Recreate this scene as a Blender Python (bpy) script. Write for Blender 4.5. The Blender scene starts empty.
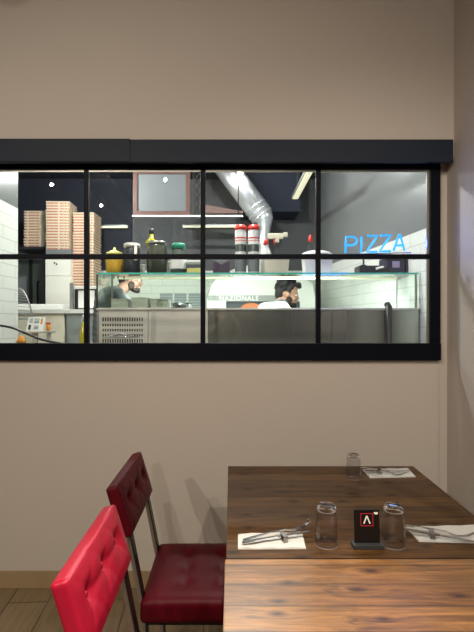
import bpy, bmesh, math, random
from math import pi, sin, cos, radians as R
from mathutils import Vector, Matrix
random.seed(4)
C = bpy.context.scene.collection
SC = bpy.context.scene

# ---------------------------------------------------------------- camera
F = 456.0                                  # focal length in pixels of the 474x632 frame
EYE = 1.45
cd = bpy.data.cameras.new('camera'); cam = bpy.data.objects.new('camera', cd); C.objects.link(cam)
cam.location = (0, 0, EYE); cam.rotation_euler = (pi/2, 0, 0)
cd.sensor_fit = 'VERTICAL'; cd.sensor_height = 36; cd.lens = F*36/632
cd.shift_x = 6/632; cd.shift_y = 4/632; cd.clip_start = 0.02
SC.camera = cam

# ---------------------------------------------------------------- world, exposure
w = bpy.data.worlds.new('world'); SC.world = w; w.use_nodes = True
w.node_tree.nodes['Background'].inputs[0].default_value = (0.5, 0.45, 0.4, 1)
w.node_tree.nodes['Background'].inputs[1].default_value = 0.02
SC.view_settings.view_transform = 'Standard'; SC.view_settings.look = 'None'
SC.view_settings.exposure = 0.0; SC.view_settings.gamma = 1
SC.cycles.use_denoising = True
SC.cycles.max_bounces = 12; SC.cycles.transparent_max_bounces = 24
SC.cycles.sample_clamp_indirect = 6
SC.cycles.caustics_reflective = False; SC.cycles.caustics_refractive = False

# ---------------------------------------------------------------- room lights
def lamp(kind, loc, power, col, size=0.1, size_y=None, target=None, spot=None, blend=0.5):
    l = bpy.data.lights.new('ceiling_light_source', kind); l.energy = power; l.color = col
    if kind == 'AREA':
        l.size = size
        if size_y: l.shape = 'RECTANGLE'; l.size_y = size_y
        else: l.shape = 'DISK'
    else: l.shadow_soft_size = size
    if spot: l.spot_size = spot; l.spot_blend = blend
    o = bpy.data.objects.new('ceiling_light_source', l); C.objects.link(o); o.location = loc
    if target is not None:
        o.rotation_euler = (Vector(target)-Vector(loc)).to_track_quat('-Z', 'Y').to_euler()
    return o
WARM = (1.0, 0.88, 0.73); COOL = (0.98, 1.0, 0.94)
# dining room downlights (each has its fitting, built further down)
DINING = [((-1.96, -1.93, 3.30), 165, (-0.5, 2.5, 0.6), 92), ((-0.81, -0.67, 3.30), 85, (-0.1, 2.5, 0.6), 92),
          ((-2.29, -0.87, 3.30), 100, (-1.4, 2.5, 0.6), 92), ((0.80, -0.05, 3.30), 105, (0.75, 2.5, 0.35), 84),
          ((-0.5, -3.6, 3.30), 150, (0.2, 2.5, 0.6), 88), ((0.15, 0.55, 3.30), 330, (0.02, 0.88, 0.75), 40), ((-0.15, 0.75, 3.30), 220, (-0.13, -0.25, 1.35), 34)]  # last spot is added just to light the reflected person
for loc, p, tgt, ang in DINING:
    dv = (Vector(tgt)-Vector(loc)).normalized()
    lamp('SPOT', Vector((loc[0], loc[1], loc[2]-0.12))+dv*0.004, p, WARM, 0.016, target=tgt, spot=R(ang), blend=0.9)
# kitchen lights; the last two are added, unseen, to brighten the counter front
KITCHEN = [((0.07, 3.48, 2.90), 105), ((-1.45, 4.45, 2.95), 85), ((0.85, 4.5, 3.05), 7), ((0.1, 5.0, 3.05), 14), ((-0.65, 2.75, 3.05), 75), ((0.75, 2.75, 3.05), 2)]
for loc, p in KITCHEN:
    lamp('POINT', (loc[0], loc[1], loc[2]-0.02), p, COOL, 0.03)
lamp('AREA', (0.0, 3.60, 1.772), 38, COOL, 1.85, 0.04, target=(0.2, 4.3, 0.9))     # tube under the glass shelf

# ---------------------------------------------------------------- materials
def mat(name, col=(0.8, 0.8, 0.8), rough=0.5, metal=0.0, spec=0.5, coat=0.0, emit=None, es=1.0, var=0.0, vscale=8, bump=0.0, bscale=60, trans=0.0, ior=1.45):
    m = bpy.data.materials.new(name); m.use_nodes = True
    nt = m.node_tree; b = nt.nodes['Principled BSDF']
    b.inputs['Base Color'].default_value = (*col, 1); b.inputs['Roughness'].default_value = rough
    b.inputs['Metallic'].default_value = metal; b.inputs['Specular IOR Level'].default_value = spec
    b.inputs['Coat Weight'].default_value = coat; b.inputs['Coat Roughness'].default_value = 0.12
    b.inputs['Transmission Weight'].default_value = trans; b.inputs['IOR'].default_value = ior
    if emit: b.inputs['Emission Color'].default_value = (*emit, 1); b.inputs['Emission Strength'].default_value = es
    if var or bump:
        tc = nt.nodes.new('ShaderNodeTexCoord')
    if var:
        n = nt.nodes.new('ShaderNodeTexNoise'); n.inputs['Scale'].default_value = vscale; n.inputs['Detail'].default_value = 5
        nt.links.new(tc.outputs['Object'], n.inputs['Vector'])
        mr = nt.nodes.new('ShaderNodeMapRange'); mr.inputs['To Min'].default_value = 1-var; mr.inputs['To Max'].default_value = 1+var
        nt.links.new(n.outputs['Fac'], mr.inputs['Value'])
        h = nt.nodes.new('ShaderNodeHueSaturation'); h.inputs['Color'].default_value = (*col, 1)
        nt.links.new(mr.outputs[0], h.inputs['Value']); nt.links.new(h.outputs[0], b.inputs['Base Color'])
    if bump:
        n2 = nt.nodes.new('ShaderNodeTexNoise'); n2.inputs['Scale'].default_value = bscale; n2.inputs['Detail'].default_value = 4
        nt.links.new(tc.outputs['Object'], n2.inputs['Vector'])
        bp = nt.nodes.new('ShaderNodeBump'); bp.inputs['Strength'].default_value = bump; bp.inputs['Distance'].default_value = 0.004
        nt.links.new(n2.outputs['Fac'], bp.inputs['Height']); nt.links.new(bp.outputs[0], b.inputs['Normal'])
    return m

def pane_mat(name, tint=(1, 1, 1), ior=1.45, rough=0.0):
    m = bpy.data.materials.new(name); m.use_nodes = True; nt = m.node_tree
    nt.nodes.remove(nt.nodes['Principled BSDF'])
    tr = nt.nodes.new('ShaderNodeBsdfTransparent'); tr.inputs[0].default_value = (*tint, 1)
    gl = nt.nodes.new('ShaderNodeBsdfGlossy'); gl.inputs['Roughness'].default_value = rough
    lw = nt.nodes.new('ShaderNodeLayerWeight'); lw.inputs['Blend'].default_value = 0.5
    pw = nt.nodes.new('ShaderNodeMath'); pw.operation = 'POWER'; pw.inputs[1].default_value = 5; nt.links.new(lw.outputs['Facing'], pw.inputs[0])
    fr = nt.nodes.new('ShaderNodeMath'); fr.operation = 'MULTIPLY_ADD'; f0 = ((ior-1)/(ior+1))**2; fr.inputs[1].default_value = 1-f0; fr.inputs[2].default_value = f0; nt.links.new(pw.outputs[0], fr.inputs[0])
    mx = nt.nodes.new('ShaderNodeMixShader')
    nt.links.new(fr.outputs[0], mx.inputs[0]); nt.links.new(tr.outputs[0], mx.inputs[1]); nt.links.new(gl.outputs[0], mx.inputs[2])
    nt.links.new(mx.outputs[0], nt.nodes['Material Output'].inputs[0])
    return m

def milky(name, col, alpha=0.6):
    m = mat(name, col, 0.3); nt = m.node_tree
    m.node_tree.nodes['Principled BSDF'].inputs['Alpha'].default_value = alpha
    return m

def brick_mat(name, c1, c2, mortar, bw, rh, ms, rough, axes='XZ', offset=0.5, bump=0.3, rot=0.0, noise=0.0, top=None, topcol=None, coat=0.0):
    """tiles or planks in metres; optional dark paint above height top"""
    m = bpy.data.materials.new(name); m.use_nodes = True; nt = m.node_tree; b = nt.nodes['Principled BSDF']
    g = nt.nodes.new('ShaderNodeNewGeometry'); sp = nt.nodes.new('ShaderNodeSeparateXYZ'); nt.links.new(g.outputs['Position'], sp.inputs[0])
    cb = nt.nodes.new('ShaderNodeCombineXYZ')
    idx = {'X': 0, 'Y': 1, 'Z': 2}
    nt.links.new(sp.outputs[idx[axes[0]]], cb.inputs[0]); nt.links.new(sp.outputs[idx[axes[1]]], cb.inputs[1])
    mp = nt.nodes.new('ShaderNodeMapping'); mp.inputs['Rotation'].default_value = (0, 0, rot); nt.links.new(cb.outputs[0], mp.inputs[0])
    br = nt.nodes.new('ShaderNodeTexBrick'); nt.links.new(mp.outputs[0], br.inputs['Vector'])
    br.offset = offset; br.inputs['Scale'].default_value = 1
    br.inputs['Color1'].default_value = (*c1, 1); br.inputs['Color2'].default_value = (*c2, 1); br.inputs['Mortar'].default_value = (*mortar, 1)
    br.inputs['Brick Width'].default_value = bw; br.inputs['Row Height'].default_value = rh; br.inputs['Mortar Size'].default_value = ms
    out = br.outputs['Color']
    if noise:
        mp2 = nt.nodes.new('ShaderNodeMapping'); mp2.inputs['Scale'].default_value = (1.5, 22, 1); nt.links.new(mp.outputs[0], mp2.inputs[0])
        n = nt.nodes.new('ShaderNodeTexNoise'); n.inputs['Scale'].default_value = 2.2; n.inputs['Detail'].default_value = 6; n.inputs['Distortion'].default_value = 0.6
        nt.links.new(mp2.outputs[0], n.inputs['Vector'])
        mr = nt.nodes.new('ShaderNodeMapRange'); mr.inputs['To Min'].default_value = 1-noise; mr.inputs['To Max'].default_value = 1+noise
        nt.links.new(n.outputs['Fac'], mr.inputs['Value'])
        h = nt.nodes.new('ShaderNodeHueSaturation'); nt.links.new(out, h.inputs['Color']); nt.links.new(mr.outputs[0], h.inputs['Value']); out = h.outputs[0]
    if top is not None:
        gt = nt.nodes.new('ShaderNodeMath'); gt.operation = 'GREATER_THAN'; gt.inputs[1].default_value = top
        nt.links.new(sp.outputs[2], gt.inputs[0])
        mx = nt.nodes.new('ShaderNodeMix'); mx.data_type = 'RGBA'; nt.links.new(gt.outputs[0], mx.inputs[0])
        nt.links.new(out, mx.inputs[6]); mx.inputs[7].default_value = (*topcol, 1); out = mx.outputs[2]
    nt.links.new(out, b.inputs['Base Color']); b.inputs['Roughness'].default_value = rough; b.inputs['Coat Weight'].default_value = coat
    if bump:
        bp = nt.nodes.new('ShaderNodeBump'); bp.inputs['Strength'].default_value = bump; bp.inputs['Distance'].default_value = 0.003; bp.invert = True
        nt.links.new(br.outputs['Fac'], bp.inputs['Height']); nt.links.new(bp.outputs[0], b.inputs['Normal'])
    return m

def table_wood(name, seed, k=1.0):
    m = bpy.data.materials.new(name); m.use_nodes = True; nt = m.node_tree; b = nt.nodes['Principled BSDF']; L = nt.links.new
    N = nt.nodes.new
    tc = N('ShaderNodeTexCoord'); off = N('ShaderNodeMapping'); off.inputs['Location'].default_value = (seed*3.1+5, seed*1.7+3, 0); L(tc.outputs['Object'], off.inputs[0])
    # board tone
    br = N('ShaderNodeTexBrick'); L(off.outputs[0], br.inputs['Vector']); br.offset = 0.37; br.inputs['Scale'].default_value = 1
    br.inputs['Brick Width'].default_value = 60.0; br.inputs['Row Height'].default_value = 0.093; br.inputs['Mortar Size'].default_value = 0.0016
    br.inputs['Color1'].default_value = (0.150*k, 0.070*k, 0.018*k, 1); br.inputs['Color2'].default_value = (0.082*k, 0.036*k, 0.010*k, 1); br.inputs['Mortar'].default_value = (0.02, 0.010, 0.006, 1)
    # knots
    mk = N('ShaderNodeMapping'); mk.inputs['Scale'].default_value = (5.0, 10.75, 1); L(off.outputs[0], mk.inputs[0])
    vo = N('ShaderNodeTexVoronoi'); vo.inputs['Scale'].default_value = 1.0; vo.inputs['Randomness'].default_value = 0.85; L(mk.outputs[0], vo.inputs['Vector'])
    vo.voronoi_dimensions = '2D'
    # only some of the cells hold a knot
    sc_ = N('ShaderNodeSeparateColor'); L(vo.outputs['Color'], sc_.inputs[0])
    gt = N('ShaderNodeMath'); gt.operation = 'GREATER_THAN'; gt.inputs[1].default_value = 0.42; L(sc_.outputs[0], gt.inputs[0])
    kr = N('ShaderNodeMapRange'); kr.inputs['From Min'].default_value = 0.0; kr.inputs['From Min'].default_value = 0.02; kr.inputs['From Max'].default_value = 0.17; kr.inputs['To Min'].default_value = 1; kr.inputs['To Max'].default_value = 0
    L(vo.outputs['Distance'], kr.inputs['Value'])
    kn = N('ShaderNodeMath'); kn.operation = 'MULTIPLY'; L(kr.outputs[0], kn.inputs[0]); L(gt.outputs[0], kn.inputs[1])
    # grain bends round the knots
    mg = N('ShaderNodeMapping'); mg.inputs['Scale'].default_value = (3.0, 34, 1); L(off.outputs[0], mg.inputs[0])
    add = N('ShaderNodeVectorMath'); add.operation = 'ADD'; L(mg.outputs[0], add.inputs[0])
    kr2 = N('ShaderNodeMapRange'); kr2.inputs['From Max'].default_value = 0.5; kr2.inputs['To Min'].default_value = 0.55; kr2.inputs['To Max'].default_value = 0; L(vo.outputs['Distance'], kr2.inputs['Value'])
    L(kr2.outputs[0], add.inputs[1])
    n = N('ShaderNodeTexNoise'); n.inputs['Scale'].default_value = 1.3; n.inputs['Detail'].default_value = 7; n.inputs['Distortion'].default_value = 0.9; L(add.outputs[0], n.inputs['Vector'])
    mr = N('ShaderNodeMapRange'); mr.inputs['From Min'].default_value = 0.3; mr.inputs['From Max'].default_value = 0.7; mr.inputs['To Min'].default_value = 0.55; mr.inputs['To Max'].default_value = 1.45; L(n.outputs['Fac'], mr.inputs['Value'])
    mf = N('ShaderNodeMapping'); mf.inputs['Scale'].default_value = (9, 190, 1); L(off.outputs[0], mf.inputs[0])
    nf = N('ShaderNodeTexNoise'); nf.inputs['Scale'].default_value = 1.0; nf.inputs['Detail'].default_value = 5; nf.inputs['Roughness'].default_value = 0.7; L(mf.outputs[0], nf.inputs['Vector'])
    nm = N('ShaderNodeMapRange'); nm.inputs['From Min'].default_value = 0.3; nm.inputs['From Max'].default_value = 0.7; nm.inputs['To Min'].default_value = 0.62; nm.inputs['To Max'].default_value = 1.35; L(nf.outputs['Fac'], nm.inputs['Value'])
    mm = N('ShaderNodeMath'); mm.operation = 'MULTIPLY'; L(mr.outputs[0], mm.inputs[0]); L(nm.outputs[0], mm.inputs[1])
    h = N('ShaderNodeHueSaturation'); L(br.outputs['Color'], h.inputs['Color']); L(mm.outputs[0], h.inputs['Value'])
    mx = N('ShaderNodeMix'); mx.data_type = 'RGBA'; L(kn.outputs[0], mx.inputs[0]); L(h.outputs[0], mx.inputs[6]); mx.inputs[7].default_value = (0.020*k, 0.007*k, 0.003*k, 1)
    L(mx.outputs[2], b.inputs['Base Color'])
    rr = N('ShaderNodeMapRange'); rr.inputs['To Min'].default_value = 0.30; rr.inputs['To Max'].default_value = 0.45; L(n.outputs['Fac'], rr.inputs['Value']); L(rr.outputs[0], b.inputs['Roughness'])
    bp = N('ShaderNodeBump'); bp.inputs['Strength'].default_value = 0.12; bp.inputs['Distance'].default_value = 0.002; L(n.outputs['Fac'], bp.inputs['Height'])
    bp2 = N('ShaderNodeBump'); bp2.inputs['Strength'].default_value = 0.5; bp2.inputs['Distance'].default_value = 0.0015; bp2.invert = True; L(br.outputs['Fac'], bp2.inputs['Height']); L(bp.outputs[0], bp2.inputs['Normal'])
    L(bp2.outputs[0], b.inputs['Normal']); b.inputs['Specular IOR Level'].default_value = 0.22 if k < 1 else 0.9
    return m

PLASTER = (0.50, 0.45, 0.40)
M = dict(
    plaster=mat('wall_plaster', PLASTER, 0.75, var=0.04, vscale=1.5, bump=0.05, bscale=30),
    plaster_right=mat('side_wall_plaster', (0.50, 0.45, 0.41), 0.7, var=0.04, vscale=1.5, bump=0.05, bscale=30),
    ceiling=mat('ceiling_paint', (0.62, 0.57, 0.50), 0.8, var=0.05),
    navy=mat('navy_black_frame_paint', (0.0020, 0.0026, 0.007), 0.5, spec=0.12, var=0.1), railpaint=mat('navy_rail_paint', (0.014, 0.020, 0.034), 0.55, spec=0.2, var=0.1),
    black=mat('black_paint', (0.012, 0.012, 0.013), 0.35, var=0.1),
    blackmetal=mat('black_steel', (0.02, 0.02, 0.02), 0.3, 0.6, var=0.1),
    steelbar=mat('grey_steel_bar', (0.32, 0.31, 0.28), 0.35, 0.9, var=0.05),
    steel=mat('brushed_stainless_steel', (0.62, 0.60, 0.54), 0.34, 0.45, var=0.10, vscale=3, bump=0.05, bscale=5),
    steelshade=mat('shaded_stainless_steel', (0.42, 0.43, 0.38), 0.22, 0.92, var=0.12, vscale=3, bump=0.06, bscale=5),  # counter steel darkened to stand for the dim room it reflects
    darksteel=mat('dark_grey_steel', (0.30, 0.31, 0.31), 0.35, 0.7, var=0.08),  # plain dark grey steel
    chrome=mat('polished_cutlery_steel', (0.75, 0.75, 0.76), 0.17, 1.0, var=0.05),
    alu=mat('aluminium_duct', (0.72, 0.73, 0.76), 0.30, 0.75, var=0.08, vscale=4, bump=0.1, bscale=8),
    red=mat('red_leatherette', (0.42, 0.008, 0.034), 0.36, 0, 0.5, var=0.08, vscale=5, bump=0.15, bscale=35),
    redshade=mat('shaded_red_leatherette', (0.075, 0.0012, 0.006), 0.5, 0, 0.18, var=0.08, vscale=5, bump=0.12, bscale=45),  # same red as the front chair, darkened for the weaker light there
    paper=mat('white_paper_napkin', (0.66, 0.65, 0.62), 0.8, var=0.02, vscale=20, bump=0.1, bscale=200),
    white=mat('white_enamel', (0.80, 0.80, 0.76), 0.35, var=0.03),
    dome=mat('white_oven_plaster', (0.62, 0.62, 0.57), 0.6, var=0.03),
    whitepl=milky('white_translucent_plastic', (0.80, 0.80, 0.78), 0.80),
    beigepl=milky('beige_translucent_tub', (0.70, 0.66, 0.52), 0.75),
    clear=pane_mat('clear_plastic', (0.86, 0.88, 0.88), 1.5, 0.05),
    redpl=mat('red_plastic', (0.60, 0.03, 0.02), 0.4, var=0.03),
    greenpl=mat('green_plastic_lid', (0.02, 0.20, 0.12), 0.4, var=0.03),
    yellow=mat('yellow_mustard', (0.50, 0.30, 0.03), 0.5, var=0.08),
    yelpl=mat('pale_yellow_plastic', (0.75, 0.68, 0.22), 0.4, var=0.05),
    oil=mat('olive_oil', (0.42, 0.38, 0.03), 0.15, var=0.05, coat=0.4),
    greenglass=mat('dark_bottle_glass', (0.06, 0.08, 0.03), 0.1, var=0.05, coat=0.5),
    jar=mat('olive_jar_contents', (0.045, 0.052, 0.035), 0.2, var=0.3, vscale=60, coat=0.5),
    jargrey=mat('pickle_jar_contents', (0.07, 0.085, 0.075), 0.2, var=0.3, vscale=60, coat=0.5),
    darkjar=mat('dark_tin', (0.022, 0.025, 0.03), 0.4, 0.0, var=0.2, vscale=20),
    purple=mat('dark_plum_label', (0.035, 0.02, 0.045), 0.4, var=0.1),
    glassedge=mat('green_glass_edge', (0.05, 0.45, 0.36), 0.2, var=0.1, coat=0.5),
    shelfglass=pane_mat('shelf_glass', (0.90, 0.97, 0.94), 1.5, 0.02),
    frontglass=pane_mat('display_glass', (0.93, 0.98, 0.95), 1.45, 0.01),
    window=pane_mat('window_glass', (0.95, 0.965, 0.97), 1.5, 0.0),
    tumbler=mat('tumbler_glass', (0.97, 0.97, 1.0), 0.02, trans=1.0, ior=1.45),
    led=mat('warm_led_strip', (0.8, 0.8, 0.6), 0.5, emit=(1.0, 0.93, 0.62), es=0.75),
    ledw=mat('neutral_led_strip', (0.8, 0.8, 0.7), 0.5, emit=(0.95, 0.93, 0.80), es=0.62),
    bulb=mat('lamp_bulb', (1, 1, 1), 0.5, emit=(1.0, 0.92, 0.80), es=30),
    neon=mat('blue_neon_tube', (0.0, 0.04, 0.15), 0.4, emit=(0.0, 0.37, 1.0), es=1.55),
    brown=mat('reddish_brown_wood', (0.12, 0.055, 0.045), 0.5, var=0.2, vscale=12),
    greypanel=mat('grey_translucent_panel', (0.15, 0.165, 0.175), 0.5, var=0.08, vscale=3),
    greydoor=mat('grey_green_door_paint', (0.26, 0.29, 0.28), 0.4, var=0.15, vscale=3),
    sheet=mat('grey_printed_sheet', (0.40, 0.44, 0.44), 0.6),
    fireglow=mat('painted_fire_glow', (0.55, 0.17, 0.07), 0.7, var=0.15, vscale=15),  # glow of the fire put into the colour
    mouthshade=mat('oven_opening_shade', (0.035, 0.045, 0.05), 0.5, var=0.1),
    bandgrey=mat('grey_lettered_band', (0.25, 0.26, 0.24), 0.5, var=0.1),
    letter=mat('white_lettering', (0.85, 0.85, 0.80), 0.6, var=0.02),
    skin=mat('skin', (0.25, 0.13, 0.09), 0.7, spec=0.25, var=0.06, vscale=10),
    skinlight=mat('light_skin', (0.72, 0.45, 0.34), 0.5, var=0.06, vscale=10),
    hair=mat('dark_hair', (0.016, 0.014, 0.014), 0.85, spec=0.2, var=0.3, vscale=60, bump=0.8, bscale=90),
    beard=mat('dark_beard', (0.020, 0.015, 0.013), 0.9, spec=0.1, var=0.3, vscale=60, bump=0.5, bscale=90),
    tgrey=mat('grey_cotton', (0.105, 0.115, 0.12), 0.8, var=0.1, vscale=15),
    twhite=mat('white_cotton', (0.46, 0.46, 0.43), 0.8, var=0.04, vscale=15),
    tdark=mat('dark_cotton', (0.03, 0.03, 0.035), 0.8, var=0.1, vscale=15),
    eye=mat('eye_white', (0.35, 0.34, 0.32), 0.2, var=0.02), iris=mat('brown_iris', (0.03, 0.015, 0.01), 0.1, var=0.02),
    skinshade=mat('backlit_skin', (0.16, 0.09, 0.065), 0.75, spec=0.2, var=0.06, vscale=10), lips=mat('lips', (0.35, 0.14, 0.11), 0.4, var=0.03),  # skinshade: skin darkened because the left cook stands against the light
    orange=mat('orange_plastic', (0.70, 0.28, 0.03), 0.4, var=0.05),
    tiles=brick_mat('white_kitchen_tiles', (0.78, 0.80, 0.72), (0.74, 0.76, 0.69), (0.50, 0.52, 0.47), 0.30, 0.10, 0.003, 0.55, 'XZ', top=2.10, topcol=(0.075, 0.08, 0.085)),
    tiles_right=brick_mat('white_side_tiles', (0.72, 0.74, 0.70), (0.69, 0.71, 0.67), (0.48, 0.50, 0.47), 0.30, 0.10, 0.003, 0.25, 'YZ', top=2.10, topcol=(0.17, 0.18, 0.185)),
    tiles_left=brick_mat('white_left_tiles', (0.74, 0.76, 0.70), (0.70, 0.72, 0.66), (0.45, 0.47, 0.43), 0.40, 0.10, 0.003, 0.3, 'YZ', top=2.39, topcol=(0.15, 0.16, 0.155)),
    upper=mat('dark_kitchen_ceiling_paint', (0.012, 0.016, 0.028), 0.7, var=0.1),
    floor=brick_mat('wood_look_floor_planks', (0.23, 0.165, 0.095), (0.18, 0.125, 0.07), (0.055, 0.042, 0.03), 1.2, 0.20, 0.003, 0.45, 'YX', rot=0.06, noise=0.35, bump=0.3),
    kfloor=brick_mat('grey_kitchen_floor_tiles', (0.16, 0.16, 0.15), (0.14, 0.14, 0.13), (0.08, 0.08, 0.08), 0.3, 0.3, 0.004, 0.5, 'XY', offset=0),
    skirting=brick_mat('wood_look_skirting', (0.34, 0.24, 0.13), (0.28, 0.20, 0.11), (0.12, 0.09, 0.05), 1.2, 0.4, 0.002, 0.5, 'XY', noise=0.3, bump=0.1),
    wood1=table_wood('stained_pine_shaded', 1, 0.66), wood2=table_wood('stained_pine_lit', 2, 1.85),  # one pine stain; lamplight and shade are put into the two tones
)

def box_card():
    m = bpy.data.materials.new('printed_pizza_box_card'); m.use_nodes = True; nt = m.node_tree; b = nt.nodes['Principled BSDF']; L = nt.links.new; N = nt.nodes.new
    tc = N('ShaderNodeTexCoord'); mp = N('ShaderNodeMapping'); mp.inputs['Scale'].default_value = (34, 34, 1); L(tc.outputs['Object'], mp.inputs[0])
    n = N('ShaderNodeTexNoise'); n.inputs['Scale'].default_value = 1.0; n.inputs['Detail'].default_value = 1; L(mp.outputs[0], n.inputs['Vector'])
    r = N('ShaderNodeMapRange'); r.inputs['From Min'].default_value = 0.40; r.inputs['From Max'].default_value = 0.46; L(n.outputs['Fac'], r.inputs['Value'])
    sp = N('ShaderNodeSeparateXYZ'); L(tc.outputs['Object'], sp.inputs[0])
    cp = N('ShaderNodeMath'); cp.operation = 'COMPARE'; cp.inputs[1].default_value = 0.012; cp.inputs[2].default_value = 0.0075; L(sp.outputs[2], cp.inputs[0])
    mu = N('ShaderNodeMath'); mu.operation = 'MULTIPLY'; L(cp.outputs[0], mu.inputs[0]); L(r.outputs[0], mu.inputs[1])
    mx = N('ShaderNodeMix'); mx.data_type = 'RGBA'; L(mu.outputs[0], mx.inputs[0]); mx.inputs[6].default_value = (0.70, 0.62, 0.46, 1); mx.inputs[7].default_value = (0.48, 0.17, 0.12, 1)
    L(mx.outputs[2], b.inputs['Base Color']); b.inputs['Roughness'].default_value = 0.7
    return m
M['card'] = box_card()
# lines of grey print on the wall sheets
def sheet_mat():
    m = M['sheet']; nt = m.node_tree; b = nt.nodes['Principled BSDF']; L = nt.links.new; N = nt.nodes.new
    tc = N('ShaderNodeTexCoord'); wv = N('ShaderNodeTexWave'); wv.bands_direction = 'Z'; wv.inputs['Scale'].default_value = 9; wv.inputs['Distortion'].default_value = 1.2; L(tc.outputs['Object'], wv.inputs['Vector'])
    mx = N('ShaderNodeMix'); mx.data_type = 'RGBA'; L(wv.outputs['Fac'], mx.inputs[0]); mx.inputs[6].default_value = (0.24, 0.28, 0.29, 1); mx.inputs[7].default_value = (0.46, 0.50, 0.49, 1)
    L(mx.outputs[2], b.inputs['Base Color'])
sheet_mat()

# ---------------------------------------------------------------- mesh helpers
def P(x, y, Y):                       # a pixel at a depth -> a point of the room
    return Vector(((x-231)/F*Y, Y, EYE+(320-y)/F*Y))
def nb(): return bmesh.new()
def obj(name, bm, m, parent=None, smooth=False, label=None, loc=None):
    me = bpy.data.meshes.new(name); bm.normal_update(); bm.to_mesh(me); bm.free()
    if smooth:
        for p in me.polygons: p.use_smooth = True
    me.materials.append(m if not isinstance(m, str) else M[m])
    o = bpy.data.objects.new(name, me); C.objects.link(o)
    if parent is not None: o.parent = parent
    if loc is not None: o.location = loc
    if label: o['label'] = label
    return o
def tag(o, label, cat, group=None):
    o['label'] = label; o['category'] = cat
    if group: o['group'] = group
    return o
def thing(name, label, cat, loc=(0, 0, 0), rotz=0, group=None):
    o = bpy.data.objects.new(name, None); C.objects.link(o); o.location = loc; o.rotation_euler = (0, 0, rotz); o.empty_display_size = 0.05
    return tag(o, label, cat, group)
def struct(o): o['kind'] = 'structure'; return o
def bx(bm, x0, x1, y0, y1, z0, z1, bev=0.0, mtx=None):
    r = bmesh.ops.create_cube(bm, size=1.0); vs = r['verts']
    bmesh.ops.scale(bm, vec=(abs(x1-x0), abs(y1-y0), abs(z1-z0)), verts=vs)
    bmesh.ops.translate(bm, vec=((x0+x1)/2, (y0+y1)/2, (z0+z1)/2), verts=vs)
    if bev:
        es = list({e for v in vs for e in v.link_edges})
        r2 = bmesh.ops.bevel(bm, geom=es, offset=bev, segments=2, affect='EDGES', profile=0.6)
        vs = list({v for f in r2['faces'] for v in f.verts} | {v for v in vs if v.is_valid})
    if mtx is not None: bmesh.ops.transform(bm, matrix=mtx, verts=vs)
    return vs
def box(*a, **k):
    bm = nb(); bx(bm, *a, **k); return bm
def lathe(bm, prof, c=(0, 0, 0), seg=28, cap=True):
    rings = []
    for r, z in prof:
        rings.append([bm.verts.new((c[0]+r*cos(2*pi*i/seg), c[1]+r*sin(2*pi*i/seg), c[2]+z)) for i in range(seg)])
    for a, b in zip(rings, rings[1:]):
        for i in range(seg): bm.faces.new((a[i], a[(i+1) % seg], b[(i+1) % seg], b[i]))
    if cap:
        if prof[0][0] > 1e-6: bm.faces.new(rings[0][::-1])
        if prof[-1][0] > 1e-6: bm.faces.new(rings[-1])
    return bm
def tube(bm, pts, r, seg=10, closed=False):
    pts = [Vector(p) for p in pts]; n = len(pts); rings = []
    up = None
    for i, p in enumerate(pts):
        a = pts[i-1] if (i > 0 or closed) else pts[i]; b = pts[(i+1) % n] if (i < n-1 or closed) else pts[i]
        t = (b-a).normalized()
        if up is None:
            up = Vector((0, 0, 1)) if abs(t.z) < 0.9 else Vector((0, 1, 0))
        s = t.cross(up).normalized(); up = s.cross(t).normalized()
        rr = r[i] if isinstance(r, (list, tuple)) else r
        rings.append([bm.verts.new(p+rr*(cos(2*pi*k/seg)*s+sin(2*pi*k/seg)*up)) for k in range(seg)])
    for i in range(n-1 if not closed else n):
        a = rings[i]; b = rings[(i+1) % n]
        for k in range(seg): bm.faces.new((a[k], a[(k+1) % seg], b[(k+1) % seg], b[k]))
    if not closed:
        bm.faces.new(rings[0][::-1]); bm.faces.new(rings[-1])
    return bm
def prism(bm, poly, axis, a, b):
    """extrude a 2-D outline along an axis from a to b"""
    def v(p, t): return {'x': (t, p[0], p[1]), 'y': (p[0], t, p[1]), 'z': (p[0], p[1], t)}[axis]
    A = [bm.verts.new(v(p, a)) for p in poly]; B = [bm.verts.new(v(p, b)) for p in poly]
    bm.faces.new(A); bm.faces.new(B[::-1]); n = len(poly)
    for i in range(n): bm.faces.new((A[i], B[i], B[(i+1) % n], A[(i+1) % n]))
    bmesh.ops.recalc_face_normals(bm, faces=bm.faces); return bm
def dup(root, loc, rotz=None, label=None, group=None):
    r = root.copy(); C.objects.link(r); r.location = loc
    if rotz is not None: r.rotation_euler = (0, 0, rotz)
    if label: r['label'] = label
    if group: r['group'] = group
    for ch in list(root.children):
        c = ch.copy(); C.objects.link(c); c.parent = r
        for g in ch.children:
            d = g.copy(); C.objects.link(d); d.parent = c
    return r

# ================================================================ the dining room
WY = 2.476          # face of the wall under the window
RX = 1.178          # right wall
WX0, WX1 = -2.42, 1.128
Z0, Z1 = 1.233, 2.32
bm = nb(); bx(bm, -3.6, 1.128, WY, 2.60, 0, Z0); bx(bm, -3.6, WX0, WY, 2.60, Z0, 2.30); struct(obj('wall_front', bm, 'plaster'))
struct(obj('wall_front_pier', box(1.128, RX, WY+0.012, 2.60, 0, 2.30), 'plaster'))
struct(obj('wall_front_upper', box(-3.6, RX, 2.41, 2.60, 2.30, 3.35), 'plaster'))
struct(obj('wall_right', box(RX, RX+0.12, -5.6, 2.60, 0, 3.35), 'plaster_right'))
struct(obj('wall_left', box(-3.72, -3.6, -5.6, 2.60, 0, 3.35), 'plaster'))
struct(obj('wall_back', box(-3.72, RX+0.12, -5.72, -5.6, 0, 3.35), 'plaster'))
struct(obj('floor', box(-3.72, RX+0.12, -5.72, 2.60, -0.06, 0), 'floor'))
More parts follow.
